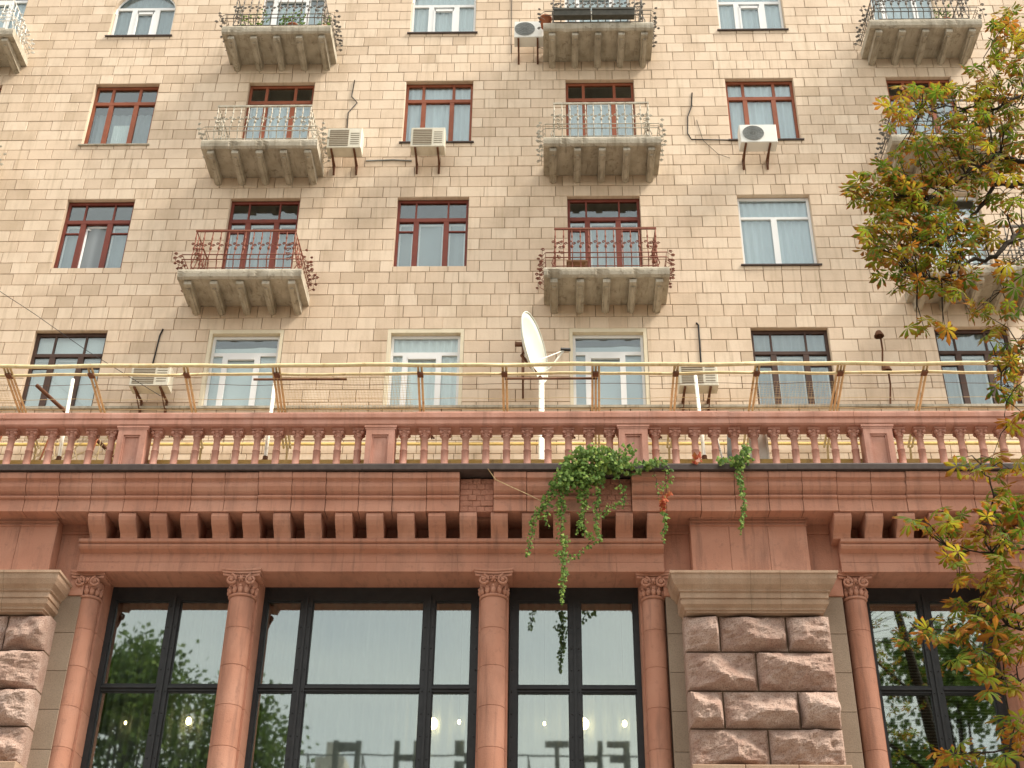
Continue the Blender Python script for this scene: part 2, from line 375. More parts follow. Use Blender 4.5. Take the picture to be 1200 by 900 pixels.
YF = W+.10      # face of window frames
def bar(mb, x0, x1, z0, z1, y0=0, y1=.06): mb.box(x0, x1, YF+y0, YF+y1, z0, z1)
def pane(o, x0, x1, z0, z1, y=.03, tiltx=0.0, mat=None):
    p = MB(); p.box(x0, x1, YF+y, YF+y+.006, z0, z1)
    return P(p, 'pane', mat or glassU, o)
def window(key, style, label):
    x0, x1, z0, z1 = OPEN[key]; mat = {'brown': brownM, 'red': redM, 'dark': darkM, 'white': whiteM, 'arch': whiteM, 'white2': whiteM, 'surround': whiteM}[style]
    if style == 'surround':
        x0 += .07; x1 -= .07; z1 -= .09
    wd = x1-x0; t = .06 if style in ('brown', 'red', 'dark') else .055
    door = key[0] in 'HBDF' and key[1] < 3
    f = MB(); E_ = .0015
    bar(f, x0+E_, x0+t, z0+E_, z1-E_); bar(f, x1-t, x1-E_, z0+E_, z1-E_); bar(f, x0+t, x1-t, z1-t*1.2, z1-E_); bar(f, x0+t, x1-t, z0+E_, z0+t)
    panes = []; xa, xb = x0+t, x1-t; subs = []
    if style in ('brown', 'red', 'dark'):
        zt = z1-.50-(0 if style != 'brown' else -.02); tb = .09 if style != 'dark' else .07
        bar(f, xa, xb, zt-tb, zt, -.012, .058)
        u1, u2 = x0+.40, x1-.44
        mwt = .018 if style != 'brown' else .032
        for u in (u1, u2): bar(f, u-mwt, u+mwt, zt, z1-t*1.2, .005, .05)
        for a, c in ((xa, u1-mwt), (u1+mwt, u2-mwt), (u2+mwt, xb)): panes.append((a, c, zt, z1-t*1.2, .03))
        m1, m2 = x0+.42, x1-.47; hw = .055 if style != 'brown' else .05
        for u in (m1, m2): bar(f, u-hw, u+hw, z0+t, zt-tb, -.008, .056)
        lowz = z0+t
        if door:
            lowz = z0+.55; bar(f, xa, xb, z0+t, lowz, .01, .05)
        cells = ((xa, m1-hw), (m1+hw, m2-hw), (m2+hw, xb))
        for i, (a, c) in enumerate(cells):
            if i != 1 and style in ('red', 'dark'):
                zv = zt-tb-.24; bar(f, a, c, zv-.03, zv, .004, .05)
                panes.append((a, c, lowz, zv-.03, .03)); panes.append((a, c, zv, zt-tb, .03))
            else: panes.append((a, c, lowz, zt-tb, .03))
            # white inner sash behind the outer one
            if style != 'brown' or door:
                s_ = MB()
                for q in ((a, a+.035), (c-.035, c)): s_.box(q[0]+.004, q[1]-.002, YF+.075, YF+.10, lowz+.01, zt-tb-.01)
                s_.box(a+.036, c-.036, YF+.075, YF+.10, zt-tb-.06, zt-tb-.01); subs.append(('inner_sash', s_, whiteM))
    elif style == 'white':          # two lights under a transom
        zt = z1-.52; bar(f, xa, xb, zt-.06, zt, -.004, .056)
        m = x0+wd*.485; bar(f, m-.06, m+.06, z0+t, zt-.06, -.008, .054)
        panes += [(xa, xb, zt, z1-t*1.2, .03), (xa, m-.06, z0+t, zt-.06, .03), (m+.06, xb, z0+t, zt-.06, .03)]
    elif style in ('white2', 'surround'):        # transom, middle casement
        zt = z1-(.40 if style == 'surround' else .5); bar(f, xa, xb, zt-.075, zt, -.004, .056)
        m1, m2 = x0+.30, x1-.42
        for u in (m1, m2): bar(f, u-.055, u+.055, z0+t, zt-.075, -.008, .054)
        bar(f, m1+.055, m2-.055, zt-.16, zt-.075, -.02, .04)
        panes += [(xa, xb, zt, z1-t*1.2, .03), (xa, m1-.055, z0+t, zt-.075, .03), (m1+.055, m2-.055, z0+t, zt-.16, .03), (m2+.055, xb, z0+t, zt-.075, .03)]
    elif style == 'arch':
        zt = 25.77; bar(f, xa, xb, zt-.075, zt, -.004, .056)
        for u in (x0+.46, x1-.46): bar(f, u-.06, u+.06, z0+t, zt-.075, -.008, .054)
        bar(f, x0+.54, x1-.54, zt-.22, zt-.16, -.02, .04); bar(f, x0+.52, x0+.56, z0+t, zt-.16, -.02, .04); bar(f, x1-.56, x1-.52, z0+t, zt-.16, -.02, .04)
        panes += [(xa, xb, zt, z1, .03), (xa, x0+.4, z0+t, zt-.075, .03), (x0+.56, x1-.56, z0+t, zt-.22, .03), (x1-.4, xb, z0+t, zt-.075, .03)]
        ar = MB(); cx = (x0+x1)/2; r0 = wd/2; zs = 25.56 if key[0] == 'A' else 25.84       # curved head of the frame and its masonry spandrels
        pts = [(cx-r0*cos(pi*i/16), zs+r0*sin(pi*i/16)) for i in range(17)]
        ar.tube([(a, YF+.0, b) for a, b in pts], .028, 5); subs.append(('arch_frame', ar, whiteM))
        sp = MB()
        for sgn, rng in ((-1, pts[:9]), (1, pts[8:])):
            for i in range(8):
                (a, b), (c, d) = rng[i], rng[i+1]; ox = x0 if sgn < 0 else x1
                za, zb_ = b, d
                sp.add([(ox, W-.012, za), (a, W-.012, b), (c, W-.012, d), (ox, W-.012, zb_), (ox, W+.12, za), (a, W+.12, b), (c, W+.12, d), (ox, W+.12, zb_)],
                       [(0, 1, 2, 3), (1, 5, 6, 2)])
        P(sp, 'arch_spandrel', tileM)
    root = P(f, 'balcony_door' if door else 'window', mat, label=label)
    a_, c_, b_, d_ = OPEN[key]; lv = MB(); ys = YF-.014
    if style != 'surround':
        lv.box(a_-.003, a_+.0012, W-.008, ys, b_+.002, d_-.002); lv.box(c_-.0012, c_+.003, W-.008, ys, b_+.002, d_-.002); lv.box(a_+.002, c_-.002, W-.008, ys, d_-.0012, d_+.003)
        P(lv, 'reveal', tileM, root)
    for a, c, b, d, y in panes:
        if key == ('A', 2) and abs((a+c)/2-(x0+x1)/2) < .1 and b < z0+.3: continue
        pane(root, a, c, b, d, y)
    for n_, mb, m_ in subs: P(mb, n_, m_, root)
    X0_, X1_, ZB_, ZT_ = OPEN[key]
    if not door and style not in ('surround', 'red') and key[1] < 3:
        s = MB(); s.prism([(W-.06, ZB_-.05), (W-.06, ZB_-.02), (YF, ZB_), (YF, ZB_-.03), (W-.02, ZB_-.05)], X0_-.06, X1_+.06)
        P(s, 'sill', gutM if style in ('arch', 'white') or key[0] == 'E' or key[0] == 'C' else concM, root)
    if style == 'surround':
        s = MB(); s.box(X0_, X0_+.068, W-.01, YF+.02, ZB_, ZT_); s.box(X1_-.068, X1_, W-.01, YF+.02, ZB_, ZT_); s.box(X0_+.068, X1_-.068, W-.01, YF+.02, ZT_-.088, ZT_)
        P(s, 'surround', creamM, root)
    return root
WL = {('A', 1): 'brown', ('A', 2): 'red', ('A', 3): 'dark', ('A', 0): 'arch', ('B', 0): 'white2', ('B', 1): 'brown', ('B', 2): 'red', ('B', 3): 'surround',
      ('C', 0): 'arch', ('C', 1): 'brown', ('C', 2): 'red', ('C', 3): 'surround', ('D', 0): 'white2', ('D', 1): 'brown', ('D', 2): 'red', ('D', 3): 'surround',
      ('E', 0): 'arch', ('E', 1): 'brown', ('E', 2): 'white', ('E', 3): 'dark', ('F', 0): 'white2', ('F', 1): 'brown', ('F', 2): 'white2', ('F', 3): 'dark',
      ('H', 0): 'white2', ('H', 1): 'brown', ('H', 2): 'red', ('H', 3): 'dark'}
for b in 'ZJ':
    for r in range(4): WL[(b, r)] = ('arch', 'brown', 'red', 'dark')[r]
SN = {'brown': 'red-brown wooden', 'red': 'dark red wooden', 'dark': 'dark brown wooden', 'arch': 'arched white plastic', 'white': 'plain white two-light', 'white2': 'white plastic', 'surround': 'white plastic cream-framed'}
WIN = {}
for key, st in WL.items():
    door = key[0] in 'HBDF' and key[1] < 3
    WIN[key] = window(key, st, SN[st]+(' balcony door' if door else ' window'))
# open casements of the left red window
oc = MB(); x0, x1, zb, zt = OPEN[('A', 2)]
ha = Vector((x0+.49, YF+.08, 0)); hb = Vector((x0+.96, YF+.36, 0)); tz, bz = zt-.68, zb+.07
for (p, q) in (((ha, bz), (ha, tz)), ((hb, bz), (hb, tz)), ((ha, tz), (hb, tz)), ((ha, bz), (hb, bz))):
    oc.tube([p[0]+Vector((0, 0, p[1])), q[0]+Vector((0, 0, q[1]))], .028, 4)
P(oc, 'open_casement', whiteM, WIN[('A', 2)])

# ------------------------------------------------------------------ balconies
def curl(mb, c, r, ax, r2=.009, turns=1.4, n=9):
    """small wrought-iron scroll in the plane spanned by ax and z"""
    pts = []
    for i in range(n+1):
        t = i/n; a = 2*pi*turns*t; q = r*(1-.75*t)
        pts.append((c[0]+ax[0]*q*cos(a), c[1]+ax[1]*q*cos(a), c[2]+q*sin(a)))
    mb.tube(pts, r2, 4, False)
def balcony(key, iron, label, rnd, narrow=True):
    b, r = key; x0, x1, zb, zt = OPEN[key]; cx = (x0+x1)/2-.04 if b != 'F' else (x0+x1)/2+.05
    zs = 17.14+H*(2-r); rr = random.Random(rnd)
    # slab with a crumbled front edge
    s = MB(); n = 34; hw = 1.23; Y0 = 20.6
    rows = []
    for i in range(n+1):
        x = cx-hw+2*hw*i/n; e = noise.noise(Vector((x*3.1+rnd*7, 0, 0)))*.5+noise.noise(Vector((x*9.3+rnd*3, 4, 0)))*.35
        ch = max(0, e-.1)*(.5 if key in (('D', 1), ('D', 2), ('B', 1)) else .26)
        prof = [(Y0+.02+max(0, e-.3)*.2, zs), (Y0, zs-.05), (Y0+ch*.5, zs-.10-ch*.1), (Y0+.015+ch, zs-.18+ch*.35), (Y0+.06+ch, zs-.215+ch*.35), (Y0+.13, zs-.20), (W+.0, zs-.215), (W+.0, zs)]
        rows.append([(x, p[0], p[1]) for p in prof])
    m = len(rows[0]); v = [p for q in rows for p in q]; f = []
    for i in range(n):
        for j in range(m): f.append((i*m+j, i*m+(j+1) % m, (i+1)*m+(j+1) % m, (i+1)*m+j))
    f += [tuple(range(m)), tuple(range(n*m+m-1, n*m-1, -1))]
    s.add(v, f); slab = P(s, 'balcony', concM, label=label)
    # tapering brackets, with a fillet on the underside
    for i in range(5):
        x = cx+(-1.03+.515*i); q = MB(); h = .07
        w0 = .072
        q.prism([(20.71, zs-.217), (20.70, zs-.305), (20.75, zs-.325), (W-.02, zs-.42), (W-.02, zs-.217)], x-w0, x+w0)
        q.prism([(20.80, zs-.338), (20.80, zs-.358), (W-.02, zs-.445), (W-.02, zs-.424)], x-w0*.45, x+w0*.45)
        if rr.random() < .25:
            q.v = [(a+rr.uniform(-.012, .012), b_, c+rr.uniform(-.01, .01)) for a, b_, c in q.v]
        P(q, 'bracket', concM, slab)
    # railing
    yr = 20.66; zt_ = zs+.98; a, c = cx-1.0, cx+1.0
    t = MB(); t.tube([(a, W, zt_), (a, yr, zt_), (c, yr, zt_), (c, W, zt_)], .02, 6)
    t.box(a-.02, c+.02, yr-.018, yr+.018, zt_-.01, zt_+.03); P(t, 'top_rail', iron, slab)
    for z, e in ((zs+.06, .0), (zs+.22, .19), (zs+.34, .19)):
        lr = MB(); yy = yr-(.07 if e else 0)
        lr.tube([(a-e, W, z), (a-e, yy, z), (c+e, yy, z), (c+e, W, z)], .012, 5); P(lr, 'lower_rail', iron, slab)
    nb = 13; me = None
    for i in range(nb):
        x = a+(c-a)*i/(nb-1)
        if me is None:
            bm = MB()
            bm.tube([(0, 0, .02), (0, -.02, .16), (0, -.07, .26), (0, -.03, .40), (0, .0, .55), (0, 0, .97)], .0115, 5)
            for dz, sg in ((.62, 1), (.66, -1)):
                curl(bm, (sg*.04, 0, dz), .036, (1, 0), .012, 1.1, 7)
            bm.ball((0, -.01, .54), .03, 6, 1, 1, 1.6)
            bm.ball((0, 0, .80), .02, 5, 1, 1, 2.4)
            me = bm.mesh('baluster_bar', iron)
        o = link('baluster_bar', me, slab); o.location = Vector((x, yr, zs))-Vector((0, W, 12.1))
    sm = None
    for sx in (a, c):
        for j in range(5):
            o = link('baluster_bar', me, slab); o.location = Vector((sx, yr+.17*(j+1), zs))-Vector((0, W, 12.1)); o.rotation_euler = (0, 0, pi/2 if sx == c else -pi/2)
    sc_ = MB()       # scrolls that bulge out beyond the slab on both sides
    for sg in (-1, 1):
        for j in range(7):
            y = yr-.08+.15*j; xx = cx+sg*(1.26+rr.uniform(-.02, .03))
            sc_.tube([(cx+sg*1.19, y, zs+.06), (xx+sg*.03, y, zs+.14), (xx+sg*.02, y, zs+.24), (cx+sg*1.19, y, zs+.34)], .007, 4, False)
            for d in range(3):
                curl(sc_, (xx+sg*rr.uniform(.0, .09), y+rr.uniform(-.03, .03), zs+.12+.13*d+rr.uniform(-.02, .02)), rr.uniform(.028, .042), (rr.choice((1, -1)), rr.uniform(-.4, .4)), .011)
        for j in range(4):  # big corner rosettes on the front panel
            curl(sc_, (cx+sg*(.90+rr.uniform(-.03, .03)), yr-.015, zs+.26+.12*j), .05, (sg, 0), .009)
            sc_.ball((cx+sg*(.92+rr.uniform(-.05, .05)), yr-.02, zs+.3+.11*j), .02, 5)
    P(sc_, 'scrollwork', iron, slab, 'stuff')
    return slab
BAL = {}
for key, iron, lab in ((('B', 2), ironR, 'concrete balcony with rusty red scrolled railing, left'), (('D', 2), ironR, 'concrete balcony with red railing and broken right corner'),
                       (('F', 2), ironD, 'concrete balcony with grey railing behind the tree'), (('B', 1), ironC, 'concrete balcony with cream railing, left'),
                       (('D', 1), ironC, 'concrete balcony with cream railing and crumbling edge'), (('F', 1), ironD, 'dark railed balcony behind the leaves'),
                       (('B', 0), ironD, 'top balcony with dark railing and climbing plants'), (('D', 0), ironD, 'top balcony with planter boxes'),
                       (('F', 0), ironD, 'top right balcony with dark railing'), (('H', 0), ironW, 'corner balcony with white scrolled railing'), (('H', 1), ironC, 'balcony at the left edge')):
    BAL[key] = balcony(key, iron, lab, len(BAL)+2)

# ------------------------------------------------------------------ curtains
def curtain(key, mat, label, name='curtain', fx0=0, fx1=1, fz0=0, fz1=1, dy=.06, folds=9, group=None):
    x0, x1, z0, z1 = OPEN[key]; a = x0+.03+(x1-x0-.06)*fx0; c = x0+.03+(x1-x0-.06)*fx1; zb = z0+(z1-z0)*fz0+.02; zt = z0+(z1-z0)*fz1-.02
    mb = MB(); n = 48; v = []
    for i in range(n+1):
        u = i/n; y = W+.14+dy+.022*sin(u*folds*2*pi+.8*sin(u*9))
        v += [(a+(c-a)*u, y, zb+.015*sin(u*folds*pi)), (a+(c-a)*u, y, zt)]
    mb.add(v, [(2*i, 2*i+2, 2*i+3, 2*i+1) for i in range(n)], True)
    o = mb.build(name, mat); tag(o, label, 'curtain', group)
for args in (
    (('A', 0), curtG, 'grey net curtain behind the arched window at the top left'),
    (('C', 0), curtM, 'pale curtain behind the arched window at the top middle'),
    (('E', 0), curtM, 'pale curtain behind the arched window at the top right'),
    (('C', 1), curtM, 'sheer white curtain behind the brown window over the middle air conditioner'),
    (('E', 1), curtM, 'sheer white curtain behind the brown window with the round-fan air conditioner'),
    (('E', 2), curtM, 'white lace curtain behind the plain white two-light window'),
    (('E', 3), curtG, 'grey curtain behind the dark brown terrace window right of the satellite dish'),
    (('F', 3), curtG, 'grey curtain behind the dark brown terrace window under the chestnut leaves'),
    (('C', 3), curtW, 'pale blind behind the white terrace window left of the satellite dish')):
    curtain(*args)
curtain(('B', 1), curtM, 'sheer curtain behind the brown door of the left cream-railed balcony', fz1=.78)
curtain(('D', 1), curtM, 'sheer curtain behind the brown door of the middle cream-railed balcony', fz1=.78)
curtain(('D', 2), curtG, 'lace curtain behind the dark red door of the balcony with the broken corner', fz1=.74)
curtain(('B', 2), curtG, 'lace curtain behind the dark red door of the left red-railed balcony', fz1=.74)
curtain(('F', 2), curtW, 'white curtain behind the white balcony door among the leaves', fz1=.9)
curtain(('F', 1), curtM, 'sheer curtain behind the brown balcony door hidden by leaves', fz1=.75)
curtain(('A', 1), curtW, 'short lace curtain low in the brown window at the far left', fx0=.36, fx1=.64, fz1=.42, dy=.07)
curtain(('A', 1), curtG, 'grey curtain strip at the sides of the brown window at the far left', fx0=.0, fx1=.99, fz1=.66, dy=.2)
curtain(('C', 2), curtG, 'dull roller curtain behind the dark red window in the middle', fz1=.7, folds=3)
curtain(('A', 2), curtG, 'grey curtain behind the dark red window with the open casement', fz1=.7, folds=4)
curtain(('B', 0), curtM, 'pale curtain behind the white door of the planted top balcony', fz1=.75)
curtain(('D', 0), curtM, 'pale curtain behind the white door of the top balcony with planter boxes', fz1=.8)
curtain(('F', 0), curtM, 'pale curtain behind the white door of the top right balcony', fz1=.8)
curtain(('H', 0), curtM, 'pale curtain behind the white door of the white-railed corner balcony', fz1=.8)
curtain(('A', 3), curtW, 'white roller blind behind the dark brown terrace window at the far left', name='blind', folds=1)
curtain(('B', 3), curtW, 'white blind behind the white terrace window above the left steel post', name='blind', fz1=.84, folds=1, dy=.06)
curtain(('D', 3), curtM, 'pale blind behind the white terrace window right of the satellite dish', name='blind', fz1=.84, folds=1, dy=.06)

# ------------------------------------------------------------------ air conditioners
def aircon(x0, x1, z0, z1, label, rnd=False, white=False, yf=21.0, dep=.30):
    t = thing('air_conditioner', label, 'air conditioner', 'air conditioners fixed to the tiled wall', loc=((x0+x1)/2, W, z0))
    sh = acW if white else acM; h = MB(); h.tile(x0, x1, z0, z1, yf, dep, .012); h.box(x0, x1, yf+dep-.004, yf+dep, z0, z1); h.box(x0+.002, x1-.002, yf+.012, yf+dep-.005, z0+.001, z0+.004)
    P(h, 'housing', sh, t)
    g = MB()
    wd, ht = x1-x0, z1-z0
    if rnd:
        c = (x0+wd*.36, z0+ht*.5); r = ht*.40
        v = [(c[0], yf-.006, c[1])]+[(c[0]+r*1.12*cos(2*pi*i/20), yf-.006, c[1]+r*sin(2*pi*i/20)) for i in range(20)]
        g.add(v, [(0, i+1, (i+1) % 20+1) for i in range(20)])
        P(g, 'fan_disc', grilG, t); g = MB()
        for k in range(1, 5): g.tube([(c[0]+r*1.12*k/4*cos(2*pi*i/20), yf-.012, c[1]+r*k/4*sin(2*pi*i/20)) for i in range(21)], .005, 4, False)
        for k in range(6): g.tube([(c[0]-r*1.1*cos(pi*k/6), yf-.014, c[1]-r*sin(pi*k/6)), (c[0]+r*1.1*cos(pi*k/6), yf-.014, c[1]+r*sin(pi*k/6))], .004, 4, False)
        P(g, 'fan_guard', grilM if not white else grilG, t)
    else:
        g.box(x0+.05, x0+wd*.62, yf-.006, yf+.001, z0+.05, z1-.05); P(g, 'grille', grilM, t); g = MB()
        for k in range(9): g.box(x0+.05, x0+wd*.62, yf-.012, yf-.007, z0+.07+(ht-.14)*k/8-.004, z0+.07+(ht-.14)*k/8+.004)
        P(g, 'grille_bars', acM, t); g = MB()
        for k in range(6): g.box(x0+wd*.68, x1-.05, yf-.006, yf-.0005, z0+.1+.06*k, z0+.112+.06*k)
        P(g, 'louvre', grilM, t)
    for xx in (x0+wd*.14, x1-wd*.2):
        b = MB(); b.box(xx-.02, xx+.02, yf+.02, W-.02, z0-.035, z0-.001); b.box(xx-.021, xx+.021, W-.055, W-.019, z0-.27, z0-.036)
        b.tube([(xx, yf+.10, z0-.03), (xx, W-.05, z0-.24)], .012, 5); P(b, 'bracket', rustM, t)
aircon(-4.68, -3.94, 20.65, 21.21, 'cream air conditioner between the left cream-railed balcony and the middle brown window')
aircon(-2.88, -2.15, 20.67, 21.21, 'cream air conditioner under the middle brown window')
aircon(4.16, 4.94, 20.72, 21.22, 'white air conditioner with a round fan under the right brown window', True, True)
aircon(-.69, -.03, 23.93, 24.44, 'white round-fan air conditioner beside the top balcony with planter boxes', True, True)
aircon(-7.94, -7.19, 14.67, 15.12, 'dirty cream air conditioner behind the pipe railing on the left of the terrace')
aircon(2.52, 3.25, 14.64, 15.12, 'dirty cream air conditioner behind the pipe railing right of the satellite dish')

# ------------------------------------------------------------------ cables and small wall fittings
def cable(pts, r, label, name='cable', mat=cableM, cat='cable'):
    mb = MB(); mb.tube(pts, r, 5); tag(mb.build(name, mat), label, cat)
yw = W-.03
cable([(-4.33, yw, 23.2), (-4.36, yw, 22.7), (-4.22, yw, 22.5), (-4.40, yw, 22.2), (-4.38, yw, 21.3)], .012, 'black cable dropping to the air conditioner beside the left cream-railed balcony')
cable([(3.30, yw, 22.72), (3.26, yw, 22.3), (3.16, yw, 22.0), (3.13, yw, 21.5), (3.2, yw, 21.33), (4.13, yw, 21.3)], .013, 'black cable looping along the wall to the round-fan air conditioner')
cable([(3.35, yw, 21.9), (3.45, yw, 21.3), (3.75, yw, 20.9), (4.0, yw, 20.78)], .005, 'thin slack wire under the black loop of cable')
cable([(-3.9, yw, 20.78), (-3.3, yw, 20.80), (-2.9, yw, 20.77)], .018, 'grey pipe joining the two cream air conditioners', 'pipe', grilG, 'pipe')
cable([(-7.68, yw, 16.36), (-7.72, yw, 16.2), (-7.76, yw, 15.5), (-7.72, yw-.2, 15.15)], .018, 'black bent hose above the left terrace air conditioner', 'hose', cableM, 'hose')
cable([(3.0, yw, 16.46), (3.04, yw, 16.4), (3.03, yw, 15.3), (3.0, yw-.2, 15.15)], .018, 'black bent hose above the right terrace air conditioner', 'hose', cableM, 'hose')
cable([(-.78, yw, 24.0+i*.6) for i in range(7)], .008, 'thin cable running down beside the top round-fan air conditioner')
cable([(-11.9, 20.4, 17.35), (-9.6, 19.9, 15.6), (-8.3, 19.6, 14.55), (-6.7, 19.3, 13.4)], .006, 'thin black wire slanting down across the far left terrace window', 'wire')
cable([(-.95, 18.86, 11.72), (-.82, 18.92, 11.55), (-.3, 18.95, 11.3), (.0, 18.98, 11.15)], .006, 'thin orange wire hanging across the cornice beside the gap', 'wire', strutM)
for x, z, lab in ((6.48, 15.9, 'upper of the two rusty lamp arms on the wall right of the dark brown window'), (6.52, 15.1, 'lower of the two rusty lamp arms on the wall right of the dark brown window')):
    t = thing('wall_lamp', lab, 'wall lamp', 'rusty lamp arms on the wall', loc=(x, W, z))
    b = MB(); b.tube([(x+.05, W-.02, z-.55), (x+.06, W-.2, z-.2), (x, W-.4, z)], .018, 6); P(b, 'arm', rustM, t)
    b = MB(); b.lathe(x-.03, W-.42, [(.02, z+.09), (.05, z+.07), (.10, z-.04), (.095, z-.05)], 10); P(b, 'shade', rustM, t)
# ------------------------------------------------------------------ satellite dish
t = thing('satellite_dish', 'large white satellite dish on a white mast, seen nearly edge-on in front of the wall', 'satellite dish', loc=(-.08, 20.4, 12.26))
c = Vector((-.20, 20.4, 15.12)); nrm = Vector((.93, -.34, .07)).normalized(); ua = nrm.cross(Vector((0, 0, 1))).normalized(); va = ua.cross(nrm)
if va.z < 0: va = -va
d = MB(); v = []; f = []; nr, na = 6, 28
for j in range(nr+1):
    q = j/nr
    for i in range(na):
        a = 2*pi*i/na; v.append(c+ua*(.68*q*cos(a))+va*(.68*q*sin(a))+nrm*(.15*(q*q-1)))
for j in range(nr):
    for i in range(na): f.append((j*na+i, j*na+(i+1) % na, (j+1)*na+(i+1) % na, (j+1)*na+i))
v2 = [p-nrm*.018 for p in v]; m = len(v); f2 = [tuple(m+i for i in reversed(q)) for q in f]
rim = [(nr*na+i, nr*na+(i+1) % na, m+nr*na+(i+1) % na, m+nr*na+i) for i in range(na)]
d.add(v+v2, f+f2+rim, True); P(d, 'reflector', dishM, t)
b = MB(); b.tube([c+ua*(.68*cos(2*pi*i/28))+va*(.68*sin(2*pi*i/28)) for i in range(29)], .014, 5, False); P(b, 'rim', dishM, t)
foc = Vector((.34, 20.3, 14.98))
b = MB(); b.tube([c-va*.66, (.08, 20.36, 14.62), foc], .02, 6); b.tube([c-va*.55+ua*.3, foc], .01, 5); P(b, 'feed_arm', wpostM, t)
b = MB(); b.tube([foc+Vector((-.06, 0, .02)), foc+Vector((.12, -.02, .0))], .035, 8); P(b, 'receiver', cableM, t)
b = MB(); b.tube([(-.08, 20.4, 12.26), (-.08, 20.4, 14.42)], .052, 10); P(b, 'mast', wpostM, t)
b = MB(); b.box(-.2, .04, 20.32, 20.48, 12.262, 12.29); b.lathe(-.08, 20.4, [(.09, 12.29), (.085, 12.36), (.06, 12.42)], 10); P(b, 'base_plate', rustM, t)
b = MB(); b.tube([c-nrm*.17, c-nrm*.28-va*.1, (-.08, 20.4, 14.42)], .03, 6); P(b, 'mount', rustM, t)
t = thing('antenna_bracket', 'rusty antenna rod fixed to the wall left of the satellite dish', 'bracket', loc=(-.44, W, 15.1))
b = MB(); b.tube([(-.44, W-.3, 15.0), (-.44, W-.3, 16.0)], .03, 7); P(b, 'rod', rustM, t)
b = MB(); b.box(-.6, -.28, W-.34, W-.26, 15.75, 15.81); P(b, 'crossbar', rustM, t)
b = MB(); b.tube([(-.44, W-.3, 15.1), (-.44, W-.02, 14.7)], .02, 6); b.tube([(-.44, W-.3, 15.6), (-.44, W-.02, 15.6)], .02, 6); P(b, 'clamp', rustM, t)

# ------------------------------------------------------------------ shopfront (pink lower storey)
shop = thing('shopfront', 'pink terracotta shopfront with columns, modillion cornice and tall black steel windows', 'shopfront', loc=(0, 19.6, 0))
S = lambda mb, name, mat, parent=shop, kind=None, label=None: P(mb, name, mat, parent, kind, label)
XL, XR = -17.5, 15.2
bays = [(-17.0, -10.55), (-7.64, 1.90), (4.74, 14.9)]
# terrace slab with ochre edge
b = MB(); b.box(XL, XR, 19.32, 19.55, 11.62, 11.82); b.box(XL, XR, 19.56, W+.01, 11.6, 12.25); S(b, 'terrace_floor', floorM)
b = MB(); b.box(XL, XR, 19.53, 19.558, 12.17, 12.262); S(b, 'terrace_edge', ochreM)
# metal drip
b = MB(); x = XL
while x < XR:
    e = min(x+R.uniform(3.2, 4.2), XR); dz = R.uniform(-.006, .006)
    b.prism([(18.87, 11.715+dz), (18.865, 11.80+dz), (18.875, 11.825+dz), (19.3, 11.835), (19.3, 11.70)], x, e-.004); x = e
S(b, 'drip_flashing', gutM)
# cornice blocks: cyma and fascia, with lost blocks showing rough brickwork
missing = [(-1.41, -.86), (.86, 1.39)]
joint = [-1.41, -.86]; 
while joint[0] > XL: joint.insert(0, joint[0]-R.choice((.55, .555, .54, .56)))
x = -.86
while x < XR:
    x += R.choice((.55, .56, .545)); 
    if abs(x-.86) < .3: x = .86
    if abs(x-1.39) < .28: x = 1.39
    joint.append(x)
cprof = [(19.4, 11.70), (18.93, 11.70), (18.925, 11.66), (18.935, 11.60), (18.985, 11.585), (19.0, 11.56), (18.985, 11.52), (18.99, 11.47), (19.03, 11.41), (19.09, 11.36), (19.10, 11.335), (19.045, 11.328), (19.035, 11.305), (19.045, 11.288), (19.085, 11.278), (19.08, 11.065), (19.4, 11.065)]
for i in range(len(joint)-1):
    a, c = joint[i], joint[i+1]
    if any(abs(a-m[0]) < .02 for m in missing): continue
    dy = R.uniform(-.008, .008); dz = R.uniform(-.004, .004)
    q = MB(); q.prism([(y+(dy if y < 19.3 else 0), z+dz) for y, z in cprof], a+.005, c-.005); S(q, 'cornice_block', terraM)
for m in missing:
    q = MB(); n = 12
    for i in range(4):
        for j in range(6):
            xa = m[0]+(m[1]-m[0])*i/4; za = 11.08+.1*j; of = (m[1]-m[0])/8*(j % 2)*(i < 3)
            q.tile(xa+.001+(of if i else 0), xa+(m[1]-m[0])/4-.001+of, za+.001, za+.099, 19.13+R.uniform(-.012, .012), .2, .008)
    S(q, 'exposed_brickwork', terraD)
b = MB(); b.box(XL, XR, 19.4, 19.9, 11.066, 11.6); S(b, 'cornice_core', terraM)
# frieze wall
b = MB(); b.box(XL, XR, 19.78, 20.3, 10.30, 11.066); S(b, 'frieze', terraM)
def modillion(x, w=.275):
    q = MB(); pr = [(19.78, 11.064), (19.12, 11.064), (19.10, 11.03), (19.10, 10.96), (19.13, 10.90), (19.20, 10.86), (19.32, 10.84), (19.45, 10.84), (19.56, 10.825), (19.62, 10.805), (19.78, 10.805)]
    pr = [(19.78, 11.064), (19.13, 11.064), (19.11, 11.04), (19.105, 10.99), (19.13, 10.93), (19.18, 10.87), (19.25, 10.82), (19.31, 10.78), (19.345, 10.74), (19.36, 10.705), (19.78, 10.705)]
    q.prism(pr, x, x+w); return q
mods = [-7.47+.5056*i for i in range(19)]
mods += [4.63+.5056*i for i in range(20)]
mods += [-10.9-.5056*i for i in range(13)]
for x in mods: S(modillion(x), 'modillion', terraM)
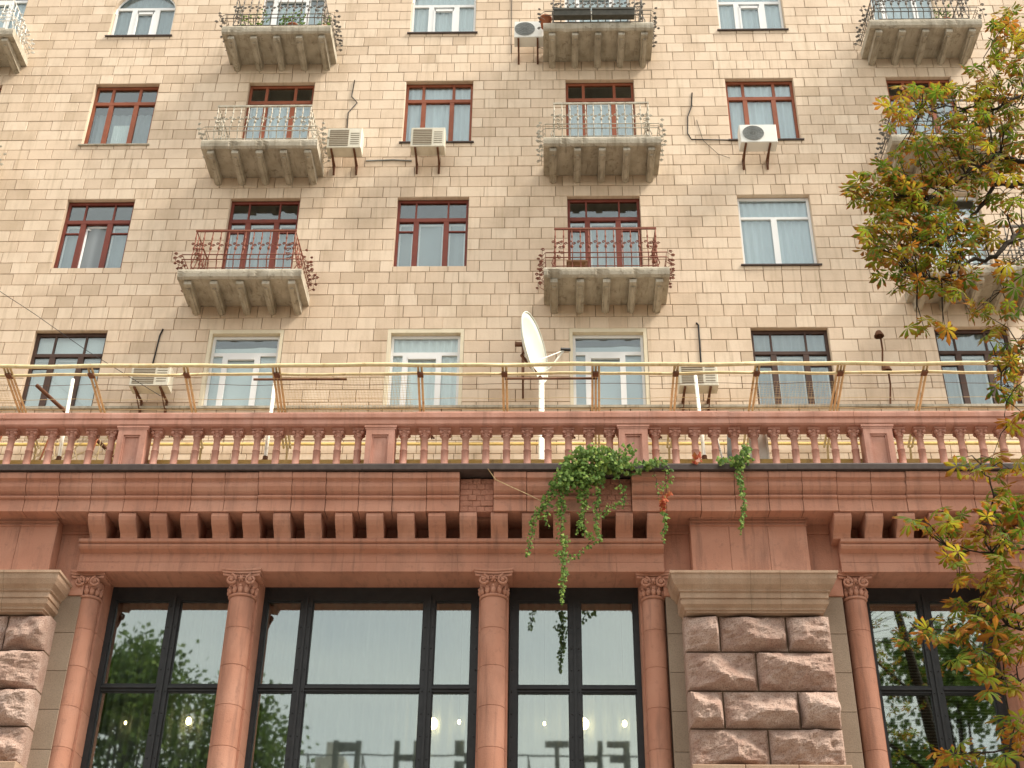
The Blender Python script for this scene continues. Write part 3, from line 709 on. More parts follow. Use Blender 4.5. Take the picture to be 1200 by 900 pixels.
# architrave pieces
ap = [(20.30, 10.704), (19.35, 10.704), (19.345, 10.655), (19.355, 10.645), (19.40, 10.64), (19.385, 10.62), (19.385, 10.59), (19.42, 10.555), (19.50, 10.53), (19.53, 10.52), (19.535, 10.37), (19.55, 10.365), (19.525, 10.36), (19.525, 10.20), (20.30, 10.245)]
for a, c in bays:
    x = a
    while x < c-.02:
        e = x+R.choice((.92, 1.32, 1.05, 1.25)); 
        if e > c-.6: e = c
        q = MB(); q.prism(ap, x+(.0015 if x > a else 0), e-.0015); S(q, 'architrave_block', terraM); x = e
# windows of the shop
GY = 20.34
def rivets(mb, pts):
    for x, z in pts: mb.ball((x, GY-.062, z), .014, 6)
def shopwin(x0, x1, mull, label, xs_extra=()):
    z0, z1 = 4.2, 10.245; f = MB(); t = .13
    def br(a, c, d, e, y0=-.06, y1=.06): f.box(a, c, GY+y0, GY+y1, d, e)
    br(x0, x0+t, z0, z1); br(x1-t, x1, z0, z1); br(x0+t, x1-t, z1-.23, z1, -.055, .055); br(x0+t, x1-t, z0, z0+t, -.055, .055)
    # stepped inner bead
    edges = [x0+t]; 
    for m in mull: br(m-.095, m+.095, z0+t, z1-.23); br(m-.02, m+.02, z0+t, z1-.14, -.085, -.061); edges += [m-.095, m+.095]
    edges.append(x1-t); cells = [(edges[2*i], edges[2*i+1]) for i in range(len(mull)+1)]
    for zt in (8.52, 6.2):
        for a, c in cells: br(a, c, zt-.055, zt+.055, -.04, .05); f.box(a, c, GY-.075, GY-.041, zt-.012, zt+.02)
    root = S(f, 'shop_window', blackM, label=label)
    rv = MB(); zz = z0+.3
    while zz < z1-.1:
        rivets(rv, [(x0+.045, zz), (x1-.045, zz)]+[(m+s*.06, zz) for m in mull for s in (-1, 1)]); zz += .36
    S(rv, 'rivets', blackM, root, 'stuff')
    for a, c in cells:
        for d, e in ((z0+t, 6.2-.055), (6.2+.055, 8.52-.055), (8.52+.055, z1-.23)):
            p = MB(); p.box(a, c, GY+.01, GY+.018, d, e); S(p, 'pane', glassS, root)
            bd = MB()
            for q in ((a, a+.018, d, e), (c-.018, c, d, e), (a+.018, c-.018, d, d+.018), (a+.018, c-.018, e-.018, e)): bd.box(q[0], q[1], GY-.02, GY+.008, q[2], q[3])
            S(bd, 'glazing_bead', blackM, root)
shopwin(-7.30, -5.10, [-6.18], 'two-light black steel shop window, left')
shopwin(-4.76, -1.10, [-3.97, -1.93], 'wide three-light black steel shop window, middle')
shopwin(-.60, 1.56, [.46], 'two-light black steel shop window beside the pier')
shopwin(5.16, 7.20, [6.18], 'two-light black steel shop window behind the tree')
shopwin(7.74, 11.4, [8.6, 10.5], 'black steel shop window beyond the tree')
shopwin(-13.9, -10.8, [-12.4], 'black steel shop window left of the granite pier')
b = MB(); b.box(XL, XR, 19.9, 20.4, 0, 4.2); S(b, 'base_wall', ashM)
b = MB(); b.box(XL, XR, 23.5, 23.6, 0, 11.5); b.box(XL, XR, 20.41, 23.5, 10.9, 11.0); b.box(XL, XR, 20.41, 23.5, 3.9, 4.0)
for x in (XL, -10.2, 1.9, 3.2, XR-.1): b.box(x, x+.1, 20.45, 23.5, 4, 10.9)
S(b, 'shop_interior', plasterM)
def volute(x, y, z, sg, r=.085):
    q = MB(); pts = []
    for i in range(22):
        a = i/21*2*pi*1.6; rr_ = r*(1-.8*i/21); pts.append((x+sg*rr_*sin(a)*-1, y-.012*i/21, z+rr_*cos(a)))
    q.tube(pts, [.026*(1-.4*i/21) for i in range(22)], 6); q.ball((x, y-.02, z), .028, 6); return q
def column(x, r=.205, y=19.78, right=True, half=0):
    root_children = []
    # pilaster strip behind, in courses
    zz = 4.2; zs = [4.2, 4.9, 5.52, 6.14, 6.76, 7.38, 8.02, 8.66, 9.28, 9.80]
    for i in range(len(zs)-1):
        q = MB(); a0, a1 = pi, 2*pi
        q.lathe(x, y, [(r, zs[i]+.007), (r, zs[i+1]-.007)], 20, pi*.9, 2.1*pi)
        q.lathe(x, y, [(r*.965, zs[i]+.001), (r, zs[i]+.007)], 20, pi*.9, 2.1*pi, False); q.lathe(x, y, [(r, zs[i+1]-.007), (r*.965, zs[i+1]-.001)], 20, pi*.9, 2.1*pi, False)
        S(q, 'column_drum', terraM)
    for i in range(len(zs)-1):
        z_ = zs[i]+.12
        q = MB(); q.box(x-r-.03, x+r+.03, y+.06, GY-.061, max(4.2, z_-.12)+.003, zs[i+1]+(-.003 if i < 8 else .44)); S(q, 'pilaster_block', terraM)
    cp = MB(); cp.lathe(x, y, [(r, 9.80), (r+.02, 9.805), (r+.03, 9.825), (r+.02, 9.845), (r-.01, 9.855), (r-.005, 9.93), (r+.02, 10.0), (r+.03, 10.08), (r+.0, 10.12)], 16, pi*.9, 2.1*pi)
    # abacus with a concave front
    n = 10; w = r+.09
    for z_, k in ((10.12, .0), (10.165, .022), (10.205, .04)):
        v = []
        for i in range(n+1):
            u = -1+2*i/n; yy = y-r-.03-k-.05*abs(u)**2; v += [(x+u*(w+k*.6), yy, z_), (x+u*(w+k*.6), yy, z_+.038)]
        m = len(v); v += [(x+w+k*.6, y+.12, z_), (x+w+k*.6, y+.12, z_+.038), (x-w-k*.6, y+.12, z_), (x-w-k*.6, y+.12, z_+.038)]
        f = [(2*i, 2*i+2, 2*i+3, 2*i+1) for i in range(n)]
        f += [tuple(2*i for i in range(n+1))+(m, m+2), tuple(2*i+1 for i in range(n+1))+(m+1, m+3), (2*n, m, m+1, 2*n+1), (0, 1, m+3, m+2)]
        cp.add(v, f)
    # acanthus leaves and rosette
    for i in range(7):
        a = pi+pi*(i+.5)/7; px_, py_ = x+(r+.012)*cos(a), y+(r+.012)*sin(a)
        cp.ball((px_, py_, 9.91), .045, 6, 1, 1, 1.5); cp.ball((px_+.02*cos(a), py_+.02*sin(a), 9.965), .028, 6)
    cp.ball((x, y-r-.055, 10.085), .035, 8); 
    for i in range(6): cp.ball((x+.045*cos(i*pi/3), y-r-.045, 10.085+.045*sin(i*pi/3)), .02, 6)
    capo = S(cp, 'capital', terraM)
    for sg in (-1, 1):
        v_ = volute(x+sg*(r-.045), y-r-.06, 10.055, sg); S(v_, 'volute', terraM, capo)
for x in (-4.93, -.85, 7.47, 11.6): column(x)
for x in (-7.46, 1.72, 4.95, -10.62): column(x, .175, 19.84)
# ------------------------------------------------------------------ granite piers
def rock(x0, x1, z0, z1, yf, seed, bulge=.12, sideR=0, sideL=0):
    """pitch-faced stone: random chisel planes plus fractal roughness, drafted edges"""
    rr = random.Random(int(seed*13)+1); wd, ht = x1-x0, z1-z0
    nx, nz_ = max(12, int(wd/.034)), 17; q = MB(); v = []
    pl = [(rr.uniform(.19, .34), rr.uniform(-.55, .55), rr.uniform(-.7, .7), rr.uniform(.2, .8)*wd, rr.uniform(.2, .8)*ht) for _ in range(6)]
    pl += [(rr.uniform(.17, .24), rr.uniform(-.15, .15), rr.uniform(.9, 1.5), wd*.5, ht*.25), (rr.uniform(.15, .22), rr.uniform(-.15, .15), -rr.uniform(.4, .9), wd*.5, ht*.72)]
    for j in range(nz_+1):
        for i in range(nx+1):
            u, t_ = i/nx, j/nz_; X_, Z_ = wd*u, ht*t_
            e = min(X_, wd-X_, Z_, ht-Z_); k = min(1, e/.055)**.6
            p = Vector((X_*3.2+seed*5.1, seed*1.7, Z_*4.2)); w1 = noise.noise(p*.7)*.06; w2 = noise.noise(p*.7+Vector((5, 5, 5)))*.06
            h = min(a+b*(X_+w1-cx_)+c*(Z_+w2-cz_) for a, b, c, cx_, cz_ in pl)
            h = max(.02, h)*1.1+noise.noise(p*2.2)*.03+noise.noise(p*5.5)*.016+abs(noise.noise(p*1.3))*.05-abs(noise.noise(p*3.1))*.03
            y = yf+.09-k*(h+.02)
            jx = noise.noise(p*1.5+Vector((9, 0, 0)))*.018*(0 if e < .001 else 1); jz = noise.noise(p*1.5+Vector((0, 9, 0)))*.018*(0 if e < .001 else 1)
            v.append((x0+X_+jx, y, z0+Z_+jz))
    f = [(j*(nx+1)+i, j*(nx+1)+i+1, (j+1)*(nx+1)+i+1, (j+1)*(nx+1)+i) for j in range(nz_) for i in range(nx)]
    B0 = len(v); v += [(x0, 19.9, z0), (x1, 19.9, z0), (x1, 19.9, z1), (x0, 19.9, z1)]
    f += [tuple(range(nx, -1, -1))+(B0, B0+1), tuple(range(nz_*(nx+1), nz_*(nx+1)+nx+1))+(B0+2, B0+3)]
    f += [tuple(j*(nx+1) for j in range(nz_+1))+(B0+3, B0), tuple(j*(nx+1)+nx for j in range(nz_, -1, -1))+(B0+1, B0+2)]
    q.add(v, f); return q
def pier(px0, px1, seed):
    # px0..px1: cap width at the top
    rx0, rx1 = px0+.20, px1-.14; wd = rx1-rx0
    zj = [9.385, 8.80, 8.18, 7.60, 7.02]
    lay = [(0, .245, .70, 1), (0, .475, 1), (0, .235, .73, 1), (0, .51, 1)]
    for r in range(4):
        for i in range(len(lay[r])-1):
            a = rx0+wd*lay[r][i]; c = rx0+wd*lay[r][i+1]
            S(rock(a+.012, c-.012, zj[r+1]+.013, zj[r]-.013, 19.30, seed+r*7+i), 'stone', rockM)
    q = MB(); q.box(rx0+.02, rx1-.02, 19.43, 19.899, 6.99, 9.38); S(q, 'mortar_core', mortarM)
    for i in range(3):   # dressed ledge and stones below
        a = rx0-.02+(wd+.04)*i/3; q = MB(); q.tile(a+.004, a+(wd+.04)/3-.004, 6.72, 7.01, 19.16, .74, .012); S(q, 'stone', sandM)
        for k_ in range(3): S(rock(a+.008, a+wd/3-.008, 6.70-.62*(k_+1), 6.68-.62*k_, 19.30, seed+60+k_*4+i), 'stone', rockM)
    q = MB(); q.box(rx0+.02, rx1-.02, 19.36, 19.9, 0, 6.715); S(q, 'pier_core', ashM)
    # smooth ashlar behind, both sides
    for (a, c) in ((px0-.02, rx0+.3), (rx1-.3, px1+.17)):
        zz = [4.2, 4.85, 5.5, 6.1, 6.70, 7.33, 7.95, 8.57, 9.2, 9.83]
        for i in range(9):
            q = MB(); q.tile(a+.001, c-.001, zz[i]+.003, zz[i+1]-.003, 19.66, .3, .006); S(q, 'ashlar_block', ashM)
    # moulded sandstone capital, mitred returns
    prof = [(.0, 9.995), (.0, 9.955), (-.02, 9.945), (-.03, 9.87), (-.07, 9.79), (-.13, 9.735), (-.14, 9.715), (-.13, 9.70), (-.16, 9.69), (-.16, 9.60), (-.18, 9.59), (-.18, 9.565), (-.155, 9.555), (-.17, 9.50), (-.22, 9.46), (-.225, 9.44), (-.22, 9.425), (-.25, 9.415), (-.25, 9.39)]
    q = MB(); v = []; cy0 = 19.0
    cutx = [px0, px0+(px1-px0)*.48, px0+(px1-px0)*.655, px1]
    def ring(e, z): return [(px0-e, 19.95, z), (px0-e, cy0-e, z), (px1+e, cy0-e, z), (px1+e, 19.95, z)]
    for e, z in prof: v += ring(e, z)
    m = len(prof); f = []
    for j in range(m-1):
        for i in range(3): f.append((j*4+i, j*4+i+1, (j+1)*4+i+1, (j+1)*4+i))
    f += [(0, 1, 2, 3), (4*m-1, 4*m-2, 4*m-3, 4*m-4)]
    q.add(v, f); cap = S(q, 'pier_capital', sandM)
    for xj in cutx[1:3]:
        q = MB(); 
        for j in range(m-1):
            (e, z), (e2, z2) = prof[j], prof[j+1]
            q.add([(xj-.004, cy0-e-.0015, z), (xj+.004, cy0-e-.0015, z), (xj+.004, cy0-e2-.0015, z2), (xj-.004, cy0-e2-.0015, z2)], [(0, 1, 2, 3)])
        S(q, 'joint', mortarM, cap)
    # terracotta attic block above the capital
    a, c = px0+.41, px1-.34; n = 3
    for i in range(n):
        u0, u1 = a+(c-a)*i/n, a+(c-a)*(i+1)/n
        q = MB(); q.tile(u0+(.002 if i else 0), u1-(.002 if i < n-1 else 0), 9.99, 11.01, 19.36, .5, .004); S(q, 'attic_panel', terraM)
        q = MB(); q.prism([(19.80, 11.012), (19.34, 11.012), (19.34, 11.0), (19.325, 10.99), (19.325, 11.045), (19.31, 11.06), (19.80, 11.06)], u0+(.002 if i else 0), u1-(.002 if i < n-1 else 0))
        q = MB(); q.box(u0, u1-.003, 19.345, 19.8, 11.012, 11.030); q.box(u0, u1-.003, 19.33, 19.8, 11.033, 11.064); S(q, 'attic_cap', terraM)
        # upper band
    q = MB(); q.box(a-.012, c+.012, 19.335, 19.37, 10.93, 10.945); q.box(a-.02, c+.02, 19.325, 19.37, 10.99, 11.011); S(q, 'attic_band', terraM)
    for (u0, u1) in ((px0-.05, a), (c, px1+.19)):
        q = MB(); q.tile(u0+.002, u1-.001, 9.83, 10.90, 19.63, .3, .004); S(q, 'attic_panel', terraM)
        q = MB(); q.box(u0+.002, u1-.001, 19.61, 19.8, 10.903, 10.955); q.box(u0+.002, u1-.001, 19.60, 19.8, 10.957, 11.064); S(q, 'attic_cap', terraM)
pier(1.93, 4.55, 3)
pier(-10.30, -7.70, 40)

# interior voile curtains and lamps of the shop
def voile(x0, x1, mat, label, y=20.62, z0=4.3, z1=10.1, n=None, name='curtain', amp=.045):
    mb = MB(); n = n or int((x1-x0)*40); v = []
    for i in range(n+1):
        u = i/n*(x1-x0); yy = y+amp*sin(u*34+.9*sin(u*3.1))
        v += [(x0+u, yy, z0), (x0+u, yy, z1)]
    mb.add(v, [(2*i, 2*i+2, 2*i+3, 2*i+1) for i in range(n)], True); tag(mb.build(name, mat), label, 'curtain')
voile(-7.15, -5.2, shopC, 'sheer pleated voile behind the shop window with the reflected trees')
voile(-4.6, -1.2, shopC, 'sheer pleated voile behind the wide middle shop window')
voile(-.5, 1.5, shopC, 'sheer pleated voile behind the shop window the creeper hangs over')
t = thing('window_blind', 'dark slatted blind behind the shop window right of the granite pier', 'blind', loc=(6.1, 20.6, 8))
mb = MB()
for i in range(110):
    z = 10.05-.05*i; mb.prism([(20.60, z), (20.63, z-.03), (20.634, z-.026), (20.604, z+.004)], 5.25, 7.1)
o = P(mb, 'slats', blindM, t, kind='stuff')
for i, (px_, py_, r_, lab) in enumerate(((147, 847, .028, 'faint small lamp at the left of the left shop window'), (221, 845, .058, 'round lamp glowing in the left shop window'),
      (507, 848, .085, 'bright lamp beside the right mullion of the middle shop window'), (538, 846, .035, 'narrow lamp at the right edge of the middle shop window'),
      (638, 848, .03, 'tiny lamp in the left light of the creeper window'), (684, 848, .085, 'bright lamp beside the mullion of the creeper window'), (732, 848, .05, 'oval lamp at the right of the creeper window'))):
    c = at(px_, py_, 20.5); t = thing('pendant_lamp', lab, 'lamp', 'lamps inside the shop windows', loc=c)
    b = MB(); b.ball(c, r_, 10, .8 if r_ < .08 else 1, .8, 1.15); P(b, 'bulb', bulbM, t)
    b = MB(); b.tube([c+Vector((0, 0, r_)), Vector((c.x, c.y, 10.1))], .003, 4); P(b, 'flex', cableM, t)

# ------------------------------------------------------------------ balustrade
bal = thing('balustrade', 'pink balustrade of small columns along the terrace edge above the cornice', 'balustrade', loc=(0, 19.35, 11.82))
Bp = lambda mb, name, mat=balM, parent=bal: P(mb, name, mat, parent)
piers = [-15.5, -11.27, -7.03, -2.80, 1.47, 5.56, 9.75, 13.9]
x = XL
while x < XR:
    e = min(x+R.uniform(1.5, 2.3), XR); dz = R.uniform(-.008, .008); dy = R.uniform(-.008, .008)
    q = MB(); q.prism([(19.52, 12.985+dz), (19.17+dy, 12.985+dz), (19.145+dy, 12.97+dz), (19.14+dy, 12.94+dz), (19.145+dy, 12.865), (19.17+dy, 12.85), (19.175, 12.835), (19.16, 12.825), (19.165, 12.755), (19.195, 12.73), (19.52, 12.73)], x+.002, e-.002)
    Bp(q, 'coping_stone'); x = e
q = MB(); q.box(XL, XR, 19.20, 19.52, 11.836, 11.90); Bp(q, 'plinth')
bm = MB(); z = 11.9
pr = [(.085, z), (.085, z+.05), (.062, z+.06), (.061, z+.41), (.067, z+.415), (.067, z+.427), (.059, z+.432), (.056, z+.66), (.068, z+.665), (.070, z+.675), (.060, z+.685), (.062, z+.72), (.078, z+.76), (.088, z+.785), (.088, z+.829)]
bm.lathe(0, 19.35, pr, 12)
for sx in (-1, 1):
    for sy in (-1, 1):
        bm.ball((sx*.07, 19.35+sy*.07, z+.75), .034, 6); bm.ball((sx*.05, 19.35+sy*.055, z+.705), .02, 6)
bm.ball((0, 19.35-.075, z+.765), .022, 6)
bm.box(-.10, .10, 19.25, 19.45, z+.79, z+.8295)
bmesh_ = bm.mesh('baluster', balM)
for i, p in enumerate(piers):
    a0 = .262; q = MB(); q.tile(p-a0+.02, p+a0-.02, 11.90, 12.66, 19.20, .32, .006)
    # raised frame round a sunk panel
    q = MB()
    def bx(a, c, d, e, y0, y1): q.box(a, c, y0, y1, d, e)
    o_ = a0-.02
    bx(p-o_, p+o_, 11.90, 12.66, 19.235, 19.50)
    bx(p-o_, p-o_+.10, 11.90, 12.66, 19.19, 19.234); bx(p+o_-.10, p+o_, 11.90, 12.66, 19.19, 19.234); bx(p-o_+.10, p+o_-.10, 12.56, 12.66, 19.19, 19.234)
    bx(p-o_+.10, p-o_+.125, 11.90, 12.56, 19.212, 19.234); bx(p+o_-.125, p+o_-.10, 11.90, 12.56, 19.212, 19.234); bx(p-o_+.125, p+o_-.125, 12.53, 12.56, 19.212, 19.234)
    bx(p-a0, p+a0, 12.66, 12.695, 19.185, 19.505); bx(p-a0-.012, p+a0+.012, 12.695, 12.729, 19.172, 19.51)
    Bp(q, 'balustrade_pier')
    if i < len(piers)-1:
        p2 = piers[i+1]; n = 11; st = (p2-p)/(n+1.25)
        for k in range(n):
            x = p+st*(1.125+k); o = link('baluster', bmesh_, bal); o.location = Vector((x, 0, 0))-Vector((0, 19.35, 11.82)); o.rotation_euler = (0, 0, 0)

# ------------------------------------------------------------------ projecting pipe frame behind the balustrade
pf = thing('safety_railing', 'cream and ochre pipe frame with wire netting leaning out over the balustrade', 'railing', loc=(0, 19.6, 12.26))
Fp = lambda mb, name, mat, parent=pf, kind=None: P(mb, name, mat, parent, kind)
def on(y): return 13.57-.36*(y-18.6)
sx = [-14.0, -12.4, -10.75, -9.15, -7.74, -6.17, -4.62, -2.18, -.70, .88, 2.18, 3.52, 4.97, 6.42, 8.0, 9.6, 11.2]
xs_ = [-16.5]+[s_ for s_ in sx]+[12.5]
def wob(x, s=1): return .009*sin(x*1.7*s+.5)+.006*sin(x*3.9*s)
for (y, r_, nm, ph) in ((18.60, .036, 'top_pipe', 1), (18.78, .026, 'second_pipe', 1.3)):
    for i in range(0, len(xs_)-1, 3):
        a = xs_[i]; c = xs_[min(i+3, len(xs_)-1)]; n = 14
        q = MB(); q.tube([(a+(c-a)*k/n, y, on(y)+wob(a+(c-a)*k/n, ph)) for k in range(n+1)], r_, 7); Fp(q, nm, pipeM)
for j, x in enumerate(sx):
    tw = R.uniform(-.05, .05)
    for dx in (-.03, .03) if j % 3 else (-.055, 0, .055):
        q = MB(); q.tube([(x+dx+tw, 18.58, on(18.58)), (x+dx*1.1, 20.35, on(20.35))], .021, 5); Fp(q, 'strut', strutM)
    q = MB(); q.box(x-.05+tw, x+.05+tw, 18.70, 18.84, on(18.8)-.03, on(18.8)+.0); Fp(q, 'clamp', rustM)
    q = MB(); q.tube([(x, 20.35, on(20.35)), (x, 20.5, 12.26)], .02, 6); Fp(q, 'foot', strutM)
for y in (18.98, 19.28, 19.5, 19.75, 20.1):
    q = MB(); n = 80; q.tube([(-16.5+29*k/n, y, on(y)+.012*sin(k*1.3+y*9)-.012*abs(sin(k*.54))) for k in range(n+1)], .006, 4, False); Fp(q, 'wire', strutM if y > 19.2 else rustM)
for a, c, y0 in ((-4.5, -2.3, 18.8), (-10.6, -9.3, 18.9), (3.6, 4.9, 18.95)):       # surviving netting
    q = MB(); x = a
    while x < c: q.tube([(x, y0, on(y0)), (x+.02, 19.7, on(19.7))], .0025, 3, False); x += .055
    for k in range(17): y = y0+.05*k; q.tube([(a, y, on(y)), (c, y, on(y)-.01)], .0025, 3, False)
    Fp(q, 'netting', strutM, kind='stuff')
for a, c, lab in ((-5.0, -3.4, 0), (-.7, .88, 1)):
    q = MB(); q.tube([(a, 18.88, on(18.88)+.0), (c, 18.88, on(18.88))], .022, 6); Fp(q, 'rusty_tie', rustM)
for x, zt, dx, lab in ((-8.38, 13.95, -.06, 'white steel post in front of the dark brown window at the left of the terrace'), (-4.81, 13.84, 0, 'white steel post below the white window left of the netting'),
                   (2.69, 13.98, -.05, 'white steel post in front of the right terrace air conditioner')):
    t = thing('steel_post', lab, 'post', 'white posts standing on the terrace', loc=(x, 19.62, 12.25))
    q = MB(); q.tube([(x, 19.62, 12.33), (x+dx, 19.62, zt)], .032, 8); P(q, 'pole', wpostM, t)
    q = MB(); q.lathe(x, 19.62, [(.07, 12.252), (.07, 12.29), (.045, 12.30), (.045, 12.37)], 10); P(q, 'foot_clamp', rustM, t)
q = MB(); q.tube([(-9.2, 19.9, 14.0), (-7.3, 20.2, 12.4)], .035, 6); tag(q.build('metal_bar', rustM), 'dark rusty bar leaning diagonally behind the balustrade at the far left', 'bar')
q = MB(); q.tube([(-16, 21.4, 13.62), (14, 21.4, 13.60)], .032, 7); tag(q.build('gas_pipe', ochreM), 'long ochre pipe running along the foot of the tiled wall', 'pipe')
q = MB(); q.tube([(3.0, 19.62, 12.27), (2.88, 19.62, 13.0)], .02, 5); tag(q.build('white_stick', wpostM), 'thin white stick between balusters left of the grey board', 'stick')
q = MB(); q.add([(3.08, 19.66, 12.27), (3.27, 19.66, 12.27), (3.20, 19.70, 12.98), (3.13, 19.70, 13.02), (3.08, 19.68, 12.27), (3.27, 19.68, 12.27), (3.20, 19.72, 12.98), (3.13, 19.72, 13.02)], [(0, 1, 2, 3), (7, 6, 5, 4), (0, 4, 5, 1), (1, 5, 6, 2), (2, 6, 7, 3), (3, 7, 4, 0)])
tag(q.build('plank', boardM), 'tapering grey board standing behind the balusters', 'board')
q = MB(); q.box(3.47, 3.50, 19.6, 19.63, 12.27, 12.98); q.box(3.76, 3.79, 19.6, 19.63, 12.27, 12.9); q.box(3.501, 3.759, 19.62, 19.64, 12.27, 12.85)
tag(q.build('glass_frame', wpostM), 'small pale framed pane standing behind the balusters right of the board', 'frame')
for i, (x, z) in enumerate(((-6.60, 12.95), (-2.0, 12.9), (.45, 12.9), (1.95, 12.9), (6.3, 12.95))):
    q = MB(); rr = random.Random(i)
    p0 = Vector((x, 19.8, z)); 
    q.tube([p0+Vector((-.12, 0, .05)), p0, p0+Vector((.06, .02, -.07))], .018, 5); q.tube([p0+Vector((-.03, 0, .06)), p0+Vector((.02, 0, -.09))], .014, 5)
    tag(q.build('rusty_clip', rustM), 'rusty iron clip between balusters, '+('right of the leftmost pier', 'left of the middle', 'left of the satellite mast pier', 'right of the pier by the big creeper', 'right of the rightmost pier')[i], 'clip', 'rusty clips between the balusters')
for i in range(3):
    x = -9.55+i*.85; q = MB(); q.tube([(x, 19.6, 12.27), (x+.10, 19.62, 12.93)], .016, 5)
    tag(q.build('copper_tube', potM), ('leftmost', 'middle', 'rightmost')[i]+' of three thin orange tubes standing behind the left balusters', 'tube', 'orange tubes behind the left balusters')
q = MB(); rr = random.Random(4)
for i in range(46):
    a = Vector((rr.uniform(-9.0, -7.5), 19.9+rr.uniform(-.1, .2), 12.3+rr.uniform(0, .3))); q.tube([a, a+Vector((rr.uniform(-.4, .4), 0, rr.uniform(.1, .5)))], .006, 3, False)
tag(q.build('wire_scrap', strutM), 'tangle of scrap wire heaped behind the balusters at the left', 'wire')

# ------------------------------------------------------------------ leaves
def leaflet(v, f, tipv, base, dirv, nrm_, ln, wd, fold=.25, droop=.25):
    side = dirv.cross(nrm_).normalized(); o = len(v)
    def pt(t, s, h=0): return base+dirv*(ln*t)+side*(wd*s)+nrm_*(h-droop*ln*t*t)
    v += [pt(0, 0), pt(.35, -.55, -fold*wd*.3), pt(.68, -1, -fold*wd), pt(1, 0), pt(.68, 1, -fold*wd), pt(.35, .55, -fold*wd*.3), pt(.6, 0, .0)]
    tipv += [0, .5, .8, 1.05, .8, .5, .35]
    f += [(o, o+1, o+6), (o+1, o+2, o+6), (o+2, o+3, o+6), (o+3, o+4, o+6), (o+4, o+5, o+6), (o+5, o, o+6)]
def compound(v, f, tipv, rnd, c, rr, size):
    """palmate chestnut leaf: five to seven leaflets round a stalk end"""
    nrm_ = Vector((rr.uniform(-.75, .75), rr.uniform(-1.0, .35), rr.uniform(.25, 1))).normalized()
    a = nrm_.cross(Vector((rr.uniform(-1, 1), rr.uniform(-1, 1), .2))).normalized(); b = nrm_.cross(a)
    n = rr.choice((5, 6, 7, 7)); a0 = rr.uniform(0, 6.28); o = len(v); dr = rr.uniform(.15, .6)
    for i in range(n):
        t = a0+(i-(n-1)/2)*(2*pi*.86/n); d = a*cos(t)+b*sin(t); k = 1-.22*abs(i-(n-1)/2)/((n-1)/2)
        leaflet(v, f, tipv, c+d*size*.03, d, nrm_, size*k*rr.uniform(.85, 1.1), size*.19*k, .5, dr)
    rnd += [rr.random()]*(len(v)-o)
tree = thing('chestnut_tree', 'horse chestnut tree with browning autumn leaves reaching in from the right', 'tree', loc=(9.4, 10.6, 0))
T = lambda mb, name, mat, kind=None: P(mb, name, mat, tree, kind)
b = MB(); b.tube([(9.4, 10.6, -.1), (9.35, 10.6, .5), (9.3, 10.7, 3), (9.2, 10.8, 6), (9.0, 10.9, 9), (8.6, 11.0, 12), (8.2, 11.1, 15)], [.34, .27, .23, .20, .17, .12, .06], 12); T(b, 'trunk', barkM)
TY = 11.0
limbs = [  # each limb ends inside the picture; points as picture position and depth
    ([(1330, 250, 11.6), (1250, 200, 11.3), (1200, 191, 11.1), (1172, 182, 11.0), (1140, 198, 10.9), (1110, 222, 10.8), (1085, 235, 10.7)], .035),
    ([(1330, 250, 11.6), (1240, 222, 11.3), (1200, 217, 11.1), (1166, 217, 11.0), (1150, 240, 11.0), (1128, 268, 10.9), (1100, 290, 10.8)], .038),
    ([(1330, 300, 11.2), (1240, 255, 11.0), (1200, 264, 10.8), (1185, 284, 10.7), (1166, 301, 10.6), (1140, 306, 10.6), (1105, 325, 10.5), (1075, 330, 10.5)], .04),
    ([(1166, 301, 10.6), (1172, 318, 10.6), (1174, 340, 10.6)], .012),
    ([(1330, 120, 11.6), (1250, 95, 11.3), (1200, 110, 11.1), (1160, 130, 11.0), (1120, 125, 10.9), (1080, 130, 10.8)], .025),
    ([(1330, 120, 11.6), (1260, 60, 11.4), (1210, 50, 11.2), (1165, 48, 11.1)], .02),
    ([(1330, 400, 11.0), (1250, 380, 10.9), (1200, 400, 10.7), (1175, 440, 10.6), (1180, 500, 10.5)], .02),
    ([(1330, 560, 10.6), (1240, 560, 10.5), (1200, 610, 10.4), (1180, 632, 10.3), (1166, 600, 10.3), (1158, 560, 10.2), (1150, 545, 10.2)], .02),
    ([(1330, 600, 10.6), (1250, 640, 10.4), (1200, 641, 10.3), (1160, 650, 10.2), (1110, 640, 10.2)], .02),
    ([(1330, 700, 10.4), (1240, 740, 10.3), (1180, 735, 10.2), (1120, 742, 10.1), (1075, 735, 10.0)], .018),
    ([(1330, 800, 10.3), (1240, 830, 10.2), (1190, 800, 10.1), (1150, 790, 10.0)], .018),
    ([(1330, 900, 10.2), (1240, 905, 10.1), (1180, 880, 10.0), (1120, 885, 9.9)], .018)]
allp = []
for pts, r_ in limbs:
    w_ = [at(*p) for p in pts]
    sub = []
    for i in range(len(w_)-1):
        for k in range(4): sub.append(w_[i].lerp(w_[i+1], k/4)+Vector((R.uniform(-.02, .02), R.uniform(-.03, .03), R.uniform(-.02, .02))))
    sub.append(w_[-1]); w_ = sub
    if pts[0][0] == 1330:
        root_ = Vector((9.1-.0*w_[0].z, 10.85, max(2.5, w_[0].z-1.6))); w_ = [root_]+w_
    n = len(w_); rs = [r_*.72*(1.6-1.35*i/(n-1)) for i in range(n)]
    b = MB(); b.tube(w_, rs, 7); T(b, 'branch', barkM)
    allp += [(p, rs[i]) for i, p in enumerate(w_)]
